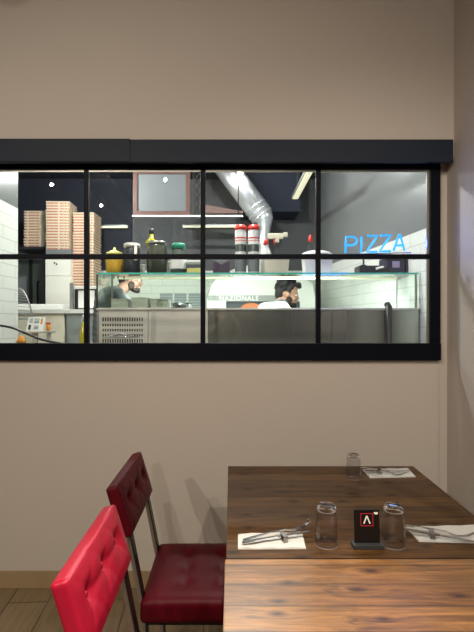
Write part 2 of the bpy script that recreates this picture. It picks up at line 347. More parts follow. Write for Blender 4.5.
struct(obj('ceiling', box(-3.72, RX+0.12, -5.72, 2.60, 3.35, 3.42), 'ceiling'))
struct(obj('baseboard_front', box(-3.6, 1.128, WY-0.012, WY, 0, 0.090, bev=0.002), 'skirting'))
struct(obj('baseboard_right', box(RX-0.012, RX, -5.6, WY-0.0, 0, 0.090, bev=0.002), 'skirting'))

# the black glazed screen
win = bpy.data.objects.new('window_1', None); C.objects.link(win); struct(win)
FY0, FY1 = 2.452, 2.492
def fr(name, *a): return obj(name, box(*a, bev=0.003), 'navy', win)
fr('window_sill', WX0, WX1, 2.445, FY1, Z0, 1.325)
fr('window_head', WX0, WX1, FY0, FY1, 2.262, 2.31)
fr('window_jamb', 1.072, WX1, FY0, FY1, 1.325, 2.262)
fr('window_jamb', WX0, WX0+0.06, FY0, FY1, 1.325, 2.262)
mull = [-2.04, -1.411, -0.782, -0.152, 0.472]
for x in mull: fr('mullion', x-0.013, x+0.013, FY0+0.008, FY1-0.005, 1.325, 2.262)
fr('transom', WX0+0.06, 1.072, FY0+0.005, FY1-0.002, 1.780, 1.806)
xs = [WX0+0.06]+mull+[1.072]
for a, b in zip(xs, xs[1:]):
    for z0, z1 in ((1.325, 1.780), (1.806, 2.262)):
        obj('glass_pane', box(a+0.008, b-0.008, 2.476, 2.480, z0-0.004, z1+0.004), 'window', win)
# pale strips in place of the lit inner frame edge, head and right jamb
obj('lit_frame_strip', box(WX0+0.06, 1.072, 2.466, 2.476, 2.252, 2.262), 'steelbar', win, label='pale thin strip for the lit inner frame edge')
obj('lit_frame_strip', box(1.060, 1.072, 2.466, 2.476, 1.325, 2.252), 'steelbar', win, label='pale thin strip for the lit inner frame edge')
struct(obj('trim_1', box(-3.0, 1.163, 2.385, 2.412, 2.276, 2.395, bev=0.002), 'railpaint'))
struct(obj('trim_2', box(-3.0, -0.528, 2.380, 2.386, 2.278, 2.397, bev=0.001), 'railpaint'))

# ================================================================ the kitchen shell
KF = 0.15; KC = 3.30
struct(obj('floor_kitchen', box(-3.2, 1.95, 2.60, 6.12, KF-0.06, KF), 'kfloor'))
struct(obj('ceiling_kitchen', box(-3.2, 1.95, 2.60, 6.12, KC, KC+0.06), 'upper'))
struct(obj('wall_kitchen_back', box(-3.2, 1.95, 6.0, 6.12, KF, KC), 'tiles'))
bm = nb(); prism(bm, [(1.447, 2.60), (1.088, 6.0), (1.95, 6.0), (1.95, 2.60)], 'z', KF, KC); struct(obj('wall_kitchen_right', bm, 'tiles_right'))
struct(obj('wall_kitchen_left_pier', box(-3.0, -1.80, 2.60, 3.853, KF, KC), 'tiles_left'))
struct(obj('wall_kitchen_left', box(-3.2, -3.0, 2.60, 6.0, KF, KC), 'upper'))
# dark painted upper wall panelling behind the box shelf
struct(obj('wall_kitchen_panel', box(-3.0, -1.30, 5.97, 6.0, 2.12, KC), 'upper'))
dr = bpy.data.objects.new('door_1', None); C.objects.link(dr); struct(dr)
obj('door_leaf', box(-2.90, -2.42, 5.93, 5.968, KF, 2.35, bev=0.004), 'greydoor', dr)
obj('door_frame', box(-2.42, -2.37, 5.92, 5.97, KF, 2.40, bev=0.004), 'blackmetal', dr)
obj('door_handle', tube(nb(), [(-2.50, 5.93, 1.95), (-2.50, 5.89, 1.95), (-2.50, 5.89, 0.95), (-2.50, 5.93, 0.95)], 0.009), 'blackmetal', dr)

# lamp fittings
for i, (loc, p) in enumerate(KITCHEN):
    t = thing('kitchen_ceiling_lamp', ['round ceiling lamp above the display counter', 'round ceiling lamp near the pizza boxes', 'round ceiling lamp at the right rear of the kitchen', 'round ceiling lamp above the dome oven', 'added unseen ceiling lamp just behind the window, at the left', 'added unseen ceiling lamp just behind the window, at the right'][i], 'lamp', (loc[0], loc[1], loc[2]+0.02), 0)
    top = KC-loc[2]-0.02
    obj('canopy', lathe(nb(), [(0.0, top), (0.05, top), (0.05, top-0.02), (0.012, top-0.03), (0.012, 0.03), (0.05, 0.02), (0.06, 0.0), (0.0, 0.0)][::-1]), 'black', t, True)
    o = obj('bulb', lathe(nb(), [(0.0, -0.03), (0.02, -0.026), (0.03, -0.01), (0.03, 0.0)]), 'bulb', t, True)
dl = ['adjustable ceiling spotlight second from the left, reflected in the window', 'ceiling spotlight in the middle, reflected on the grey framed panel', 'leftmost ceiling spotlight reflected above the pizza boxes',
      'ceiling spotlight over the right side of the tables', 'rear ceiling spotlight far behind the tables', 'ceiling spotlight above the bare table and the bright red chair', 'added ceiling spotlight turned back towards the reflected person']
for i, (loc, p, tgt, ang) in enumerate(DINING):
    t = thing('ceiling_spotlight', dl[i], 'spotlight', (loc[0], loc[1], loc[2]))
    q = (Vector(tgt)-Vector(loc)).to_track_quat('-Z', 'Y').to_matrix().to_4x4()
    bm = nb(); lathe(bm, [(0.0, 0.13), (0.045, 0.12), (0.05, 0.0), (0.047, 0.0), (0.04, 0.02), (0.0, 0.02)]); bmesh.ops.transform(bm, matrix=Matrix.Translation((0, 0, -0.12)) @ q, verts=bm.verts)
    obj('shade', bm, 'black', t, True)
    bm = nb(); lathe(bm, [(0.0, 0.010), (0.017, 0.010), (0.017, 0.018), (0.0, 0.018)]); bmesh.ops.transform(bm, matrix=Matrix.Translation((0, 0, -0.12)) @ q, verts=bm.verts)
    obj('bulb', bm, 'bulb', t, True)
    obj('stem', tube(nb(), [(0, 0, 0.05), (0, 0, -0.04)], 0.012), 'black', t, True)
for x, lab in ((-1.96, 'reddish ceiling beam carrying the left spotlights'), (-1.55, 'reddish ceiling beam nearer the middle of the room')):
    tag(obj('ceiling_beam', box(x-0.025, x+0.025, -5.6, 1.6, 3.26, 3.35, bev=0.004), 'brown'), lab, 'beam')

# ================================================================ tables
def make_table(x0, x1, y0, y1, wood, label):
    cx, cy = (x0+x1)/2, (y0+y1)/2; hx, hy = (x1-x0)/2, (y1-y0)/2
    t = thing('dining_table', label, 'table', (cx, cy, 0), 0)
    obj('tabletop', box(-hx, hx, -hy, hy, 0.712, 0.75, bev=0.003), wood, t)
    obj('pedestal', tube(nb(), [(0, 0, 0.03), (0, 0, 0.712)], 0.035, 20), 'blackmetal', t, True)
    obj('base_plate', box(-0.24, 0.24, -0.24, 0.24, 0.0, 0.03, bev=0.006), 'blackmetal', t)
    return t
TX0, TX1 = -0.014, 0.8725
make_table(TX0, TX1, 1.338, 2.186, 'wood1', 'shade-darkened stained pine table nearer the wall, laid with three place settings')
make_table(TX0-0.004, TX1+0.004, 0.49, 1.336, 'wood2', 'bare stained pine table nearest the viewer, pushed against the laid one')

# ================================================================ chairs
def padded(hx, hy, hz, r, nx, ny, nz, dips, depth, face):
    """a rounded cushion; dips = button spots on the given face (x+ or z+)"""
    bm = nb()
    def q(i, n, h): return -h+2*h*i/n
    seen = {}
    def vert(p):
        k = tuple(round(c, 5) for c in p)
        if k in seen: return seen[k]
        v = Vector(p); inner = Vector((max(-hx+r, min(hx-r, v.x)), max(-hy+r, min(hy-r, v.y)), max(-hz+r, min(hz-r, v.z))))
        d = v-inner; n = d.normalized() if d.length > 1e-9 else Vector((0, 0, 1)); w = inner+n*r
        on = (v.x >= hx-1e-6) if face == 'x' else (v.z >= hz-1e-6)
        if on:
            a, b = (w.y, w.z) if face == 'x' else (w.x, w.y); A, B = (hy, hz) if face == 'x' else (hx, hy)
            ed = min(1, (A-abs(a))/0.05)*min(1, (B-abs(b))/0.04); ed = max(0, ed)
            s = 0.010*ed
            for (u, t_) in dips:
                dd = math.hypot(a-u, b-t_); s -= depth*math.exp(-(dd/0.022)**2)+0.35*depth*math.exp(-(dd/0.05)**2)
            for m_ in range(len(dips)-1):
                (u0, v0), (u1, v1) = dips[m_], dips[m_+1]
                L2 = (u1-u0)**2+(v1-v0)**2
                if L2 > 0.035: continue
                t_ = max(0, min(1, ((a-u0)*(u1-u0)+(b-v0)*(v1-v0))/L2)); dd = math.hypot(a-u0-t_*(u1-u0), b-v0-t_*(v1-v0))
                s -= 0.30*depth*math.exp(-(dd/0.010)**2)
            if face == 'x':
                for (u, t_) in dips:
                    for du in (-0.065, 0.065):
                        for dv in (-B+0.004, B-0.004):
                            ex, ey = du, dv-t_; LL = ex*ex+ey*ey; f_ = max(0, min(1, ((a-u)*ex+(b-t_)*ey)/LL)); dd = math.hypot(a-u-f_*ex, b-t_-f_*ey)
                            s -= 0.22*depth*math.exp(-(dd/0.008)**2)*(1-0.6*f_)
            w = w+(Vector((1, 0, 0)) if face == 'x' else Vector((0, 0, 1)))*s
        seen[k] = bm.verts.new(w); return seen[k]
    def grid(f, n1, n2):
        for i in range(n1):
            for j in range(n2):
                vs = [vert(f(i, j)), vert(f(i+1, j)), vert(f(i+1, j+1)), vert(f(i, j+1))]
                if len(set(vs)) == 4:
                    try: bm.faces.new(vs)
                    except ValueError: pass
    for s in (-1, 1):
        grid(lambda i, j: (s*hx, q(i, ny, hy), q(j, nz, hz)), ny, nz)
        grid(lambda i, j: (q(i, nx, hx), s*hy, q(j, nz, hz)), nx, nz)
        grid(lambda i, j: (q(i, nx, hx), q(j, ny, hy), s*hz), nx, ny)
    bmesh.ops.recalc_face_normals(bm, faces=bm.faces)
    return bm
def make_chair(label, m, loc, back_h, rotz=0.0):
    """faces +X; origin on the floor under the middle of the rear edge of the seat"""
    t = thing('dining_chair', label, 'chair', loc, rotz)
    W = 0.425
    bm = padded(0.215, W/2, 0.04, 0.016, 26, 30, 6, [(-0.07, -0.105), (-0.07, 0.0), (-0.07, 0.105), (0.07, 0.105), (0.07, 0.0), (0.07, -0.105)], 0.010, 'z')
    seat = obj('seat', bm, m, t, True, loc=(0.215, 0, 0.43))
    obj('seam_piping', tube(nb(), [(-0.207, -W/2+0.008, 0.026), (0.207, -W/2+0.008, 0.026), (0.207, W/2-0.008, 0.026), (-0.207, W/2-0.008, 0.026)], 0.0026, 6, True), m, seat, True)
    # tilted back pad
    tilt = math.atan2(0.085, 0.165)*0.62
    dz = back_h/2
    zc = 0.872-dz*cos(tilt)-0.004
    yy = [-0.13, 0.0, 0.13]
    dips = [(y, 0.012) for y in yy]
    bm = padded(0.022, W/2, dz, 0.009, 6, 60, 26, dips, 0.014, 'x')
    mt = Matrix.Rotation(-tilt, 4, 'Y'); bmesh.ops.transform(bm, matrix=mt, verts=bm.verts)
    xb = -0.072
    bk = obj('backrest', bm, m, t, True, loc=(xb, 0, zc))
    bp = nb()
    for y, z in dips:
        lathe(bp, [(0.0, 0.004), (0.006, 0.003), (0.008, 0.0), (0.008, -0.004)], (0, 0, 0), 12)
        vs = bp.verts[-48:] if False else None
    bp.free()
    for y, z in dips:
        b = nb(); lathe(b, [(0.0, 0.004), (0.005, 0.003), (0.007, 0.0), (0.007, -0.005), (0.0, -0.005)][::-1], (0, 0, 0), 12)
        bmesh.ops.transform(b, matrix=mt @ Matrix.Translation((0.022+0.010-0.018, y, z)) @ Matrix.Rotation(pi/2, 4, 'Y'), verts=b.verts)
        obj('tuft_button', b, m, bk, True)
    # piped seams round the top edge of the pad
    for xx in (0.0195,):
        b = tube(nb(), [(xx, -W/2+0.007, dz-0.006), (xx, W/2-0.007, dz-0.006)], 0.0024, 6); bmesh.ops.transform(b, matrix=mt, verts=b.verts); obj('seam_piping', b, m, bk, True)
    # rear legs run up into the back as flat bars
    for s in (-1, 1):
        y = s*(W/2-0.045)
        b = nb()
        pts = [(0.030, 0.0), (0.006, 0.42), (-0.068, 0.80)]
        poly = [(x-0.007, z) for x, z in pts]+[(x+0.007, z) for x, z in pts[::-1]]
        prism(b, poly, 'y', y-0.016, y+0.016); obj('rear_leg', b, 'steelbar', t)
        b = nb()
        poly = [(x+0.0065, z) for x, z in pts]+[(x+0.011, z) for x, z in pts[::-1]]
        prism(b, poly, 'y', y-0.017, y+0.017); obj('leg_trim', b, 'blackmetal', t)
        obj('front_leg', box(0.375, 0.395, y-0.012, y+0.012, 0, 0.395, bev=0.001), 'blackmetal', t)
    b = nb()
    bx(b, 0.0, 0.395, -W/2+0.035, -W/2+0.055, 0.368, 0.391); bx(b, 0.0, 0.395, W/2-0.055, W/2-0.035, 0.368, 0.391)
    bx(b, 0.0, 0.02, -W/2+0.055, W/2-0.055, 0.368, 0.391); bx(b, 0.375, 0.395, -W/2+0.055, W/2-0.055, 0.368, 0.391)
    obj('seat_frame', b, 'blackmetal', t)
    return t
make_chair('shade-darkened red tufted leatherette chair nearer the wall, seat showing beside the table', M['redshade'], (-0.318, 1.795, 0), 0.185)
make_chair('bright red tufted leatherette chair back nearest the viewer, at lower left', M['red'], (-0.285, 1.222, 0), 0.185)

# ================================================================ on the table
TZ = 0.75
def T(x, y, z=TZ):                        # a pixel on the table top
    Y = (EYE-z)*F/(y-320); return Vector(((x-231)/F*Y, Y, z))
def quadslab(pts, th, curl=0.0):
    bm = nb(); n = 10
    p = [Vector(q) for q in pts]; rows = []
    for lay in (0, 1):
        g = []
        for i in range(n+1):
            r = []
            for j in range(5):
                a = p[0].lerp(p[1], i/n); b = p[3].lerp(p[2], i/n); v = a.lerp(b, j/4); v.z += th*lay+0.0012*sin(i*1.7+j)*lay+curl*((i/n)**4)
                r.append(bm.verts.new(v))
            g.append(r)
        rows.append(g)
    for g, s in zip(rows, (-1, 1)):
        for i in range(n):
            for j in range(4):
                f = (g[i][j], g[i+1][j], g[i+1][j+1], g[i][j+1]); bm.faces.new(f if s > 0 else f[::-1])
    A, B = rows
    edge = [(i, 0) for i in range(n)]+[(n, j) for j in range(4)]+[(i, 4) for i in range(n, 0, -1)]+[(0, j) for j in range(4, 0, -1)]
    for k in range(len(edge)):
        a, b = edge[k], edge[(k+1) % len(edge)]
        bm.faces.new((A[a[0]][a[1]], B[a[0]][a[1]], B[b[0]][b[1]], A[b[0]][b[1]]))
    bmesh.ops.recalc_face_normals(bm, faces=bm.faces)
    return bm
def napkin(px, label):
    pts = [T(*q, TZ+0.0008) for q in px]
    c = sum(pts, Vector())/4; c.z = TZ
    o = obj('napkin', quadslab([q-c for q in pts], 0.003), 'paper', loc=c)
    tag(o, label, 'napkin', 'napkins at the place settings')
    t = obj('top_fold', quadslab([(q-c)*0.97+Vector((0, 0, 0.0036)) for q in pts], 0.0016), 'paper', o)
    return o
napkin([(238, 549.7), (306, 549.2), (302, 533), (238, 535)], 'white folded paper napkin on the left side of the table')
napkin([(419, 542), (476, 543.5), (476, 526), (405.5, 528)], 'white folded paper napkin at the right edge of the table')
napkin([(370, 478.3), (416, 477.3), (408, 469), (362.5, 470)], 'small looking white napkin at the far end of the table')

def cutlery(kind, a, b, label, flip=1):
    """a = handle end, b = tip, both points just above the napkin"""
    a, b = Vector(a), Vector(b); L = (b-a).length; ax = (b-a).normalized(); up = Vector((0, 0, 1)); s = up.cross(ax).normalized(); up = ax.cross(s)
    fr_ = Matrix((ax, s*0.68, up)).transposed().to_4x4()
    def blade(outline, th, zf):
        bm = nb(); top = []; bot = []
        for x, w0, w1 in outline:
            z = zf(x)
            top.append([bm.verts.new((x*L, w0, z+th)), bm.verts.new((x*L, w1, z+th))]); bot.append([bm.verts.new((x*L, w0, z)), bm.verts.new((x*L, w1, z))])
        for i in range(len(outline)-1):
            bm.faces.new((top[i][0], top[i+1][0], top[i+1][1], top[i][1])); bm.faces.new((bot[i][1], bot[i+1][1], bot[i+1][0], bot[i][0]))
            for k in (0, 1): bm.faces.new((top[i][k], bot[i][k], bot[i+1][k], top[i+1][k]))
        for e in (0, -1): bm.faces.new((top[e][0], top[e][1], bot[e][1], bot[e][0]))
        bmesh.ops.recalc_face_normals(bm, faces=bm.faces); bmesh.ops.transform(bm, matrix=fr_, verts=bm.verts); return bm
    t = thing(kind, label, kind.split('_')[-1], a)
    hz = lambda x: 0.002*sin(pi*x*1.5)
    if kind == 'fork':
        ho = [(0, -0.004, 0.004), (0.03, -0.006, 0.006), (0.15, -0.0065, 0.0065), (0.4, -0.004, 0.004), (0.62, -0.003, 0.003)]
        obj('handle', blade(ho, 0.0035, hz), 'chrome', t, False)
        zz = lambda x: 0.002*sin(pi*0.62*1.5)-0.010*sin((x-0.62)/0.38*pi)+0.010*max(0, (x-0.62)/0.38)**2
        hd = nb(); hd.free()
        obj('fork_head', blade([(0.61, -0.003, 0.003), (0.66, -0.007, 0.007), (0.71, -0.0095, 0.0095), (0.78, -0.0095, 0.0095)], 0.002, zz), 'chrome', t)
        for k in range(4):
            c = -0.0081+k*0.0054
            obj('tine', blade([(0.775, c-0.0014, c+0.0014), (0.85, c-0.0012, c+0.0012), (0.93, c-0.001, c+0.001), (1.0, c-0.0006, c+0.0006)], 0.002, zz), 'chrome', t)
    else:
        obj('handle', blade([(0, -0.006, 0.006), (0.03, -0.009, 0.009), (0.2, -0.0085, 0.0085), (0.45, -0.006, 0.006), (0.50, -0.005, 0.005)], 0.005, lambda x: 0), 'chrome', t)
        obj('blade', blade([(0.495, -0.006, 0.006), (0.55, -0.009, 0.008), (0.8, -0.0095, 0.008), (0.93, -0.0085, 0.006), (1.0, -0.001, 0.003)], 0.0015, lambda x: 0.0012), 'chrome', t)
    return t
UP = TZ+0.011
def clip(c, rot, label):
    t = thing('cutlery_clip', label, 'clip', c, rot, 'small clips holding the cutlery'); t.scale = (0.75, 0.75, 0.8)
    b = nb(); bx(b, -0.010, 0.010, -0.022, 0.022, 0.0, 0.004, bev=0.001); bx(b, -0.010, 0.010, -0.022, -0.018, 0.004, 0.021, bev=0.001); bx(b, -0.010, 0.010, 0.018, 0.022, 0.004, 0.021, bev=0.001)
    obj('clip_body', b, 'steelbar', t)
    obj('clip_band', box(-0.009, 0.009, -0.0215, 0.0215, 0.021, 0.025, bev=0.001), 'blackmetal' if 'dark' in label else 'darksteel', t)
Lp = lambda x, y, dz=0.0: T(x, y, UP+dz)
cutlery('fork', Lp(243, 540.5, 0.004), Lp(310, 524, 0.014), 'steel fork pointing up to the right on the left napkin')
cutlery('table_knife', Lp(242, 543.5), Lp(311, 531.5, 0.010), 'steel knife lying across the left napkin below the fork')
clip(T(284, 540.5, TZ+0.0065), 0.25, 'small steel clip round the cutlery on the left napkin')
cutlery('fork', Lp(405.5, 526, 0.010), Lp(474, 536.5, 0.002), 'steel fork on the right napkin, behind the knife')
cutlery('table_knife', Lp(405, 530, 0.012), Lp(476, 542, 0.0), 'steel knife on the right napkin, nearer the viewer')
clip(T(432, 537, TZ+0.0065), -0.3, 'small steel clip round the cutlery on the right napkin')
cutlery('fork', Lp(361, 468, 0.012), Lp(407, 474.5, 0.004), 'steel fork on the far napkin, nearest the viewer')
cutlery('table_knife', Lp(365, 470.5, 0.012), Lp(410, 471, 0.002), 'steel knife on the far napkin, nearest the wall')
clip(T(379, 473, TZ+0.0065), -0.2, 'small dark clip round the cutlery on the far napkin')

M['glasswall'] = pane_mat('thin_glass_wall', (0.93, 0.93, 0.95), 1.5, 0.03)
M['glassbase'] = mat('thick_glass_base', (0.80, 0.78, 0.86), 0.12, spec=1.0, coat=1.0); M['glassbase'].node_tree.nodes['Principled BSDF'].inputs['Alpha'].default_value = 0.27
def tumbler(x, y, h, rr, label):
    c = T(x, y)
    # upside down: rim on the table, thick base on top
    rb = rr*0.80; seg = 36
    bm = nb()
    outer = [(rr-0.0014, 0.0), (rr, 0.0006), (rr*0.995, h*0.2), (rr*0.965, h*0.5), (rr*0.91, h*0.75), (rb*1.06, h*0.86)]
    inner = [(rb*1.06-0.0018, h*0.86), (rr*0.91-0.0016, h*0.75), (rr*0.965-0.0016, h*0.5), (rr*0.995-0.0016, h*0.2), (rr-0.0014, 0.0)]
    lathe(bm, outer+inner, seg=seg, cap=False); bmesh.ops.remove_doubles(bm, verts=bm.verts, dist=1e-6); bmesh.ops.recalc_face_normals(bm, faces=bm.faces)
    o = obj('drinking_glass', bm, 'glasswall', None, True, loc=(c.x, c.y, TZ+0.0004))
    tag(o, label, 'glass', 'upturned glasses on the table')
    bm = nb(); lathe(bm, [(0.0, h*0.885), (rb*0.55, h*0.88), (rb*0.92, h*0.862), (rb*1.06, h*0.8605), (rb*1.07, h*0.90), (rb*1.02, h*0.965), (rb*0.90, h), (rb*0.70, h*0.985), (rb*0.4, h*0.972), (0.0, h*0.968)], seg=seg, cap=False)
    bmesh.ops.remove_doubles(bm, verts=bm.verts, dist=1e-6); bmesh.ops.recalc_face_normals(bm, faces=bm.faces)
    obj('glass_foot', bm, 'tumbler', o, True)
    bm = nb(); lathe(bm, [(rr+0.0002, 0.0), (rr+0.0004, 0.0012), (rr-0.0010, 0.0018)], seg=seg, cap=False); obj('rim', bm, 'glassbase', o, True)
tumbler(326.5, 544.5, 0.125, 0.0345, 'upturned clear glass left of the black table sign')
tumbler(393.5, 545, 0.125, 0.0345, 'upturned clear glass right of the black table sign')
tumbler(353.5, 478, 0.105, 0.033, 'upturned clear glass at the far end of the table')

# the little table sign
c = T(367.5, 547.5)
t = thing('table_sign', 'small black table sign with red square and white chevron', 'sign', (c.x, c.y, TZ), 0.0)
obj('base', box(-0.047, 0.047, -0.016, 0.018, 0.0, 0.014, bev=0.002), mat('dark_grey_sign_base', (0.03, 0.033, 0.036), 0.5, var=0.1), t)
b = nb(); bx(b, -0.0395, 0.0395, 0.0, 0.004, 0.012, 0.112, bev=0.0015)
bmesh.ops.rotate(b, cent=(0, 0, 0.012), matrix=Matrix.Rotation(-0.10, 3, 'X'), verts=b.verts)
bd = obj('board', b, mat('black_acrylic', (0.004, 0.004, 0.005), 0.25, var=0.05), t)
def onboard(bm): bmesh.ops.rotate(bm, cent=(0, 0, 0.012), matrix=Matrix.Rotation(-0.10, 3, 'X'), verts=bm.verts); return bm
b = nb(); x0, x1, z0, z1, q = -0.0195, 0.0195, 0.064, 0.102, 0.0017
bx(b, x0, x1, -0.0008, 0.0002, z0, z0+q); bx(b, x0, x1, -0.0008, 0.0002, z1-q, z1); bx(b, x0, x0+q, -0.0008, 0.0002, z0+q, z1-q); bx(b, x1-q, x1, -0.0008, 0.0002, z0+q, z1-q)
obj('red_square', onboard(b), mat('red_print', (0.45, 0.02, 0.03), 0.5, var=0.02), bd)
b = nb()
prism(b, [(-0.0115, 0.0715), (-0.0075, 0.0715), (0.0, 0.0905), (0.0075, 0.0715), (0.0115, 0.0715), (0.0022, 0.0945), (-0.0022, 0.0945)], 'y', -0.0009, 0.0002)
obj('chevron', onboard(b), 'letter', bd)
b = nb(); prism(b, [(0.0215, 0.104), (0.0235, 0.100), (0.030, 0.0985), (0.034, 0.100), (0.0345, 0.104), (0.032, 0.106), (0.028, 0.1045), (0.024, 0.106)], 'y', -0.0009, 0.0002)
obj('corner_mark', onboard(b), 'letter', bd)

# ================================================================ neon sign
sgn = thing('neon_sign', 'blue neon PIZZA sign just behind the window', 'sign', (0, 0, 0))
NY = 2.53
def stroke(pts):      # smooth a polyline given in letter units
    return pts
def arc(cx, cz, rx, rz, a0, a1, n=12): return [(cx+rx*cos(R(a0+(a1-a0)*i/n)), cz+rz*sin(R(a0+(a1-a0)*i/n))) for i in range(n+1)]
glyph = {'P': [[(0, 0), (0, 1)]+[(0.3, 1)]+arc(0.34, 0.74, 0.27, 0.26, 80, -80)+[(0.3, 0.48), (0.06, 0.48)]],
         'I': [[(0, 0), (0, 1)]],
         'Z': [[(0.02, 1), (0.60, 1), (0.0, 0), (0.62, 0)]],
         'A': [[(0, 0), (0.24, 0.9)]+arc(0.31, 0.9, 0.07, 0.10, 170, 10, 8)+[(0.38, 0.9), (0.62, 0)], [(0.13, 0.34), (0.50, 0.34)]]}
x = 0; k = NY/F; sc_ = 16*k; word = [('P', 345.5, 253), ('I', 361, 252.5), ('Z', 366.5, 252), ('Z', 379.5, 251.5), ('A', 393.5, 251)]
for ch, px_, py_ in word:
    o0 = P(px_, py_, NY); b = nb()
    for st in glyph[ch]:
        pts = [(o0.x+u*sc_*1.12+0.10*v*sc_*0.3, NY, o0.z+v*sc_+u*sc_*0.03) for u, v in st]
        fine = []
        for a_, b_ in zip(pts, pts[1:]):
            va, vb = Vector(a_), Vector(b_); m_ = max(1, int((vb-va).length/0.02))
            fine += [va.lerp(vb, s/m_) for s in range(m_)]
        fine.append(Vector(pts[-1])); tube(b, fine, 0.0058, 8)
    obj('letter_'+ch.lower(), b, 'neon', sgn, True)
a0 = P(342, 254.5, NY+0.014); a1 = P(411, 252.6, NY+0.014)
obj('support_bar', tube(nb(), [a0, a1], 0.003, 6), 'black', sgn)
for px_ in (350, 403):
    q0 = P(px_, 253.2, NY+0.014); obj('bracket', tube(nb(), [q0, (q0.x, q0.y, 1.80), (q0.x, 2.488, 1.797)], 0.002, 6), 'black', sgn)
l = bpy.data.lights.new('neon_glow', 'AREA'); l.energy = 1.2; l.color = (0.02, 0.2, 1.0); l.shape = 'RECTANGLE'; l.size = 0.36; l.size_y = 0.05
for ry in (-pi/2, pi/2):
    lo = bpy.data.objects.new('neon_glow', l); C.objects.link(lo); lo.location = (P(376, 244, NY).x, NY, P(376, 244, NY).z); lo.rotation_euler = (ry, 0, 0); lo.parent = sgn

l2 = bpy.data.lights.new('neon_glow', 'POINT'); l2.energy = 1.6; l2.color = (0.03, 0.12, 1.0); l2.shadow_soft_size = 0.02
lo = bpy.data.objects.new('neon_glow', l2); C.objects.link(lo); lo.location = P(413, 243, 2.50+0.035); lo.parent = sgn
# ================================================================ display counter
CY = 3.30; CT = 1.537
cs = thing('display_counter', 'long stainless steel refrigerated display counter with glass front and top shelf', 'counter', (0, CY, KF))
def cobj(name, bm, m, smooth=False, label=None):
    o = obj(name, bm, m, None, smooth, label); o.parent = cs; o.matrix_parent_inverse = Matrix.Translation((0, -CY, -KF)); return o
CX0, CX1 = -0.975, 1.372
b = nb(); bx(b, CX0, CX1, CY+0.012, CY+0.03, KF, CT-0.012); bx(b, CX0, CX0+0.02, CY+0.03, 3.70, KF, CT-0.012); bx(b, CX1-0.03, CX1-0.012, CY+0.03, 3.70, KF, CT-0.012); bx(b, CX0, CX1-0.012, 3.68, 3.70, KF, 1.30); bx(b, CX0+0.02, CX1-0.03, CY+0.03, 3.68, 1.25, 1.27)
cobj('body', b, 'darksteel')
seams = [-0.955, -0.60, -0.165, 0.42, 0.73, 0.845, 1.15, 1.36]
for i, (a, c_) in enumerate(zip(seams, seams[1:])):
    if i == 0: continue
    cobj('front_panel', box(a+0.0015, c_-0.0015, CY, CY+0.012, KF+0.1, CT-0.016, bev=0.002), 'steel' if i < 2 else 'steelshade')
cobj('front_panel', box(-0.955, -0.6015, CY, CY+0.012, KF+0.1, 1.27, bev=0.002), 'steel')
b = nb()
gx0, gx1, gz0, gz1 = -0.935, -0.635, 1.285, 1.468
bx(b, -0.955, gx0, CY, CY+0.012, 1.272, CT-0.016); bx(b, gx1, -0.6015, CY, CY+0.012, 1.272, CT-0.016)
bx(b, gx0, gx1, CY, CY+0.012, gz1, CT-0.016); bx(b, gx0, gx1, CY, CY+0.012, 1.272, gz0)
n = 17
for i in range(n+1):
    x_ = gx0+(gx1-gx0)*i/n; bx(b, x_-0.0038, x_+0.0038, CY+0.001, CY+0.006, gz0, gz1)
for i in range(1, 5):
    z_ = gz0+(gz1-gz0)*i/5; bx(b, gx0, gx1, CY+0.0005, CY+0.0065, z_-0.009, z_+0.009)
cobj('vent_grille', b, 'steel', label='slotted steel vent grille at the left end')
cobj('vent_backing', box(gx0, gx1, CY+0.0082, CY+0.0115, gz0, gz1), 'black', label='black sheet for the shade behind the grille')  # black sheet stands for the shade in the slots
cobj('top_rail', box(CX0, CX1-0.012, CY-0.008, CY+0.03, CT-0.016, CT, bev=0.004), 'steel')
cobj('glass_front', box(CX0+0.012, CX1-0.02, CY+0.002, CY+0.008, CT, 1.782), 'frontglass')
SZ = 1.793
cobj('glass_shelf', box(CX0+0.01, CX1-0.013, CY+0.004, 3.68, SZ-0.010, SZ), 'shelfglass')
cobj('shelf_edge', box(CX0+0.01, CX1-0.013, CY-0.002, CY+0.0035, SZ-0.012, SZ+0.0), 'glassedge', label='green edge of the glass shelf')
cobj('end_glass', box(CX0+0.006, CX0+0.012, CY+0.008, 3.66, CT, SZ-0.010), 'frontglass')
cobj('end_post', box(CX0+0.000, CX0+0.010, CY-0.001, CY+0.008, CT, SZ-0.012), 'black')
cobj('end_post', box(CX1-0.034, CX1-0.02, CY+0.01, CY+0.024, CT, SZ-0.012), 'steelbar')
cobj('rear_post', box(CX0+0.012, CX0+0.026, 3.66, 3.674, 1.27, SZ-0.010), 'steelbar'); cobj('rear_post', box(CX1-0.04, CX1-0.026, 3.66, 3.674, 1.27, SZ-0.010), 'steelbar')
cobj('light_tube', tube(nb(), [(CX0+0.05, 3.60, SZ-0.016), (CX1-0.06, 3.60, SZ-0.016)], 0.006, 8), 'led', True)
cobj('pipe', tube(nb(), [(1.135, CY-0.02, KF), (1.135, CY-0.02, 1.545), (1.135, CY+0.01, 1.56)], 0.024, 14), 'black', True, label='dark vertical pipe at the right of the front')
for x_ in (CX0+0.04, CX0+0.115, CX0+0.145, CX0+0.19):
    cobj('shelf_bolt', tube(nb(), [(x_, CY+0.05, SZ-0.012), (x_, CY+0.05, SZ-0.040)], 0.006, 8), 'darksteel')
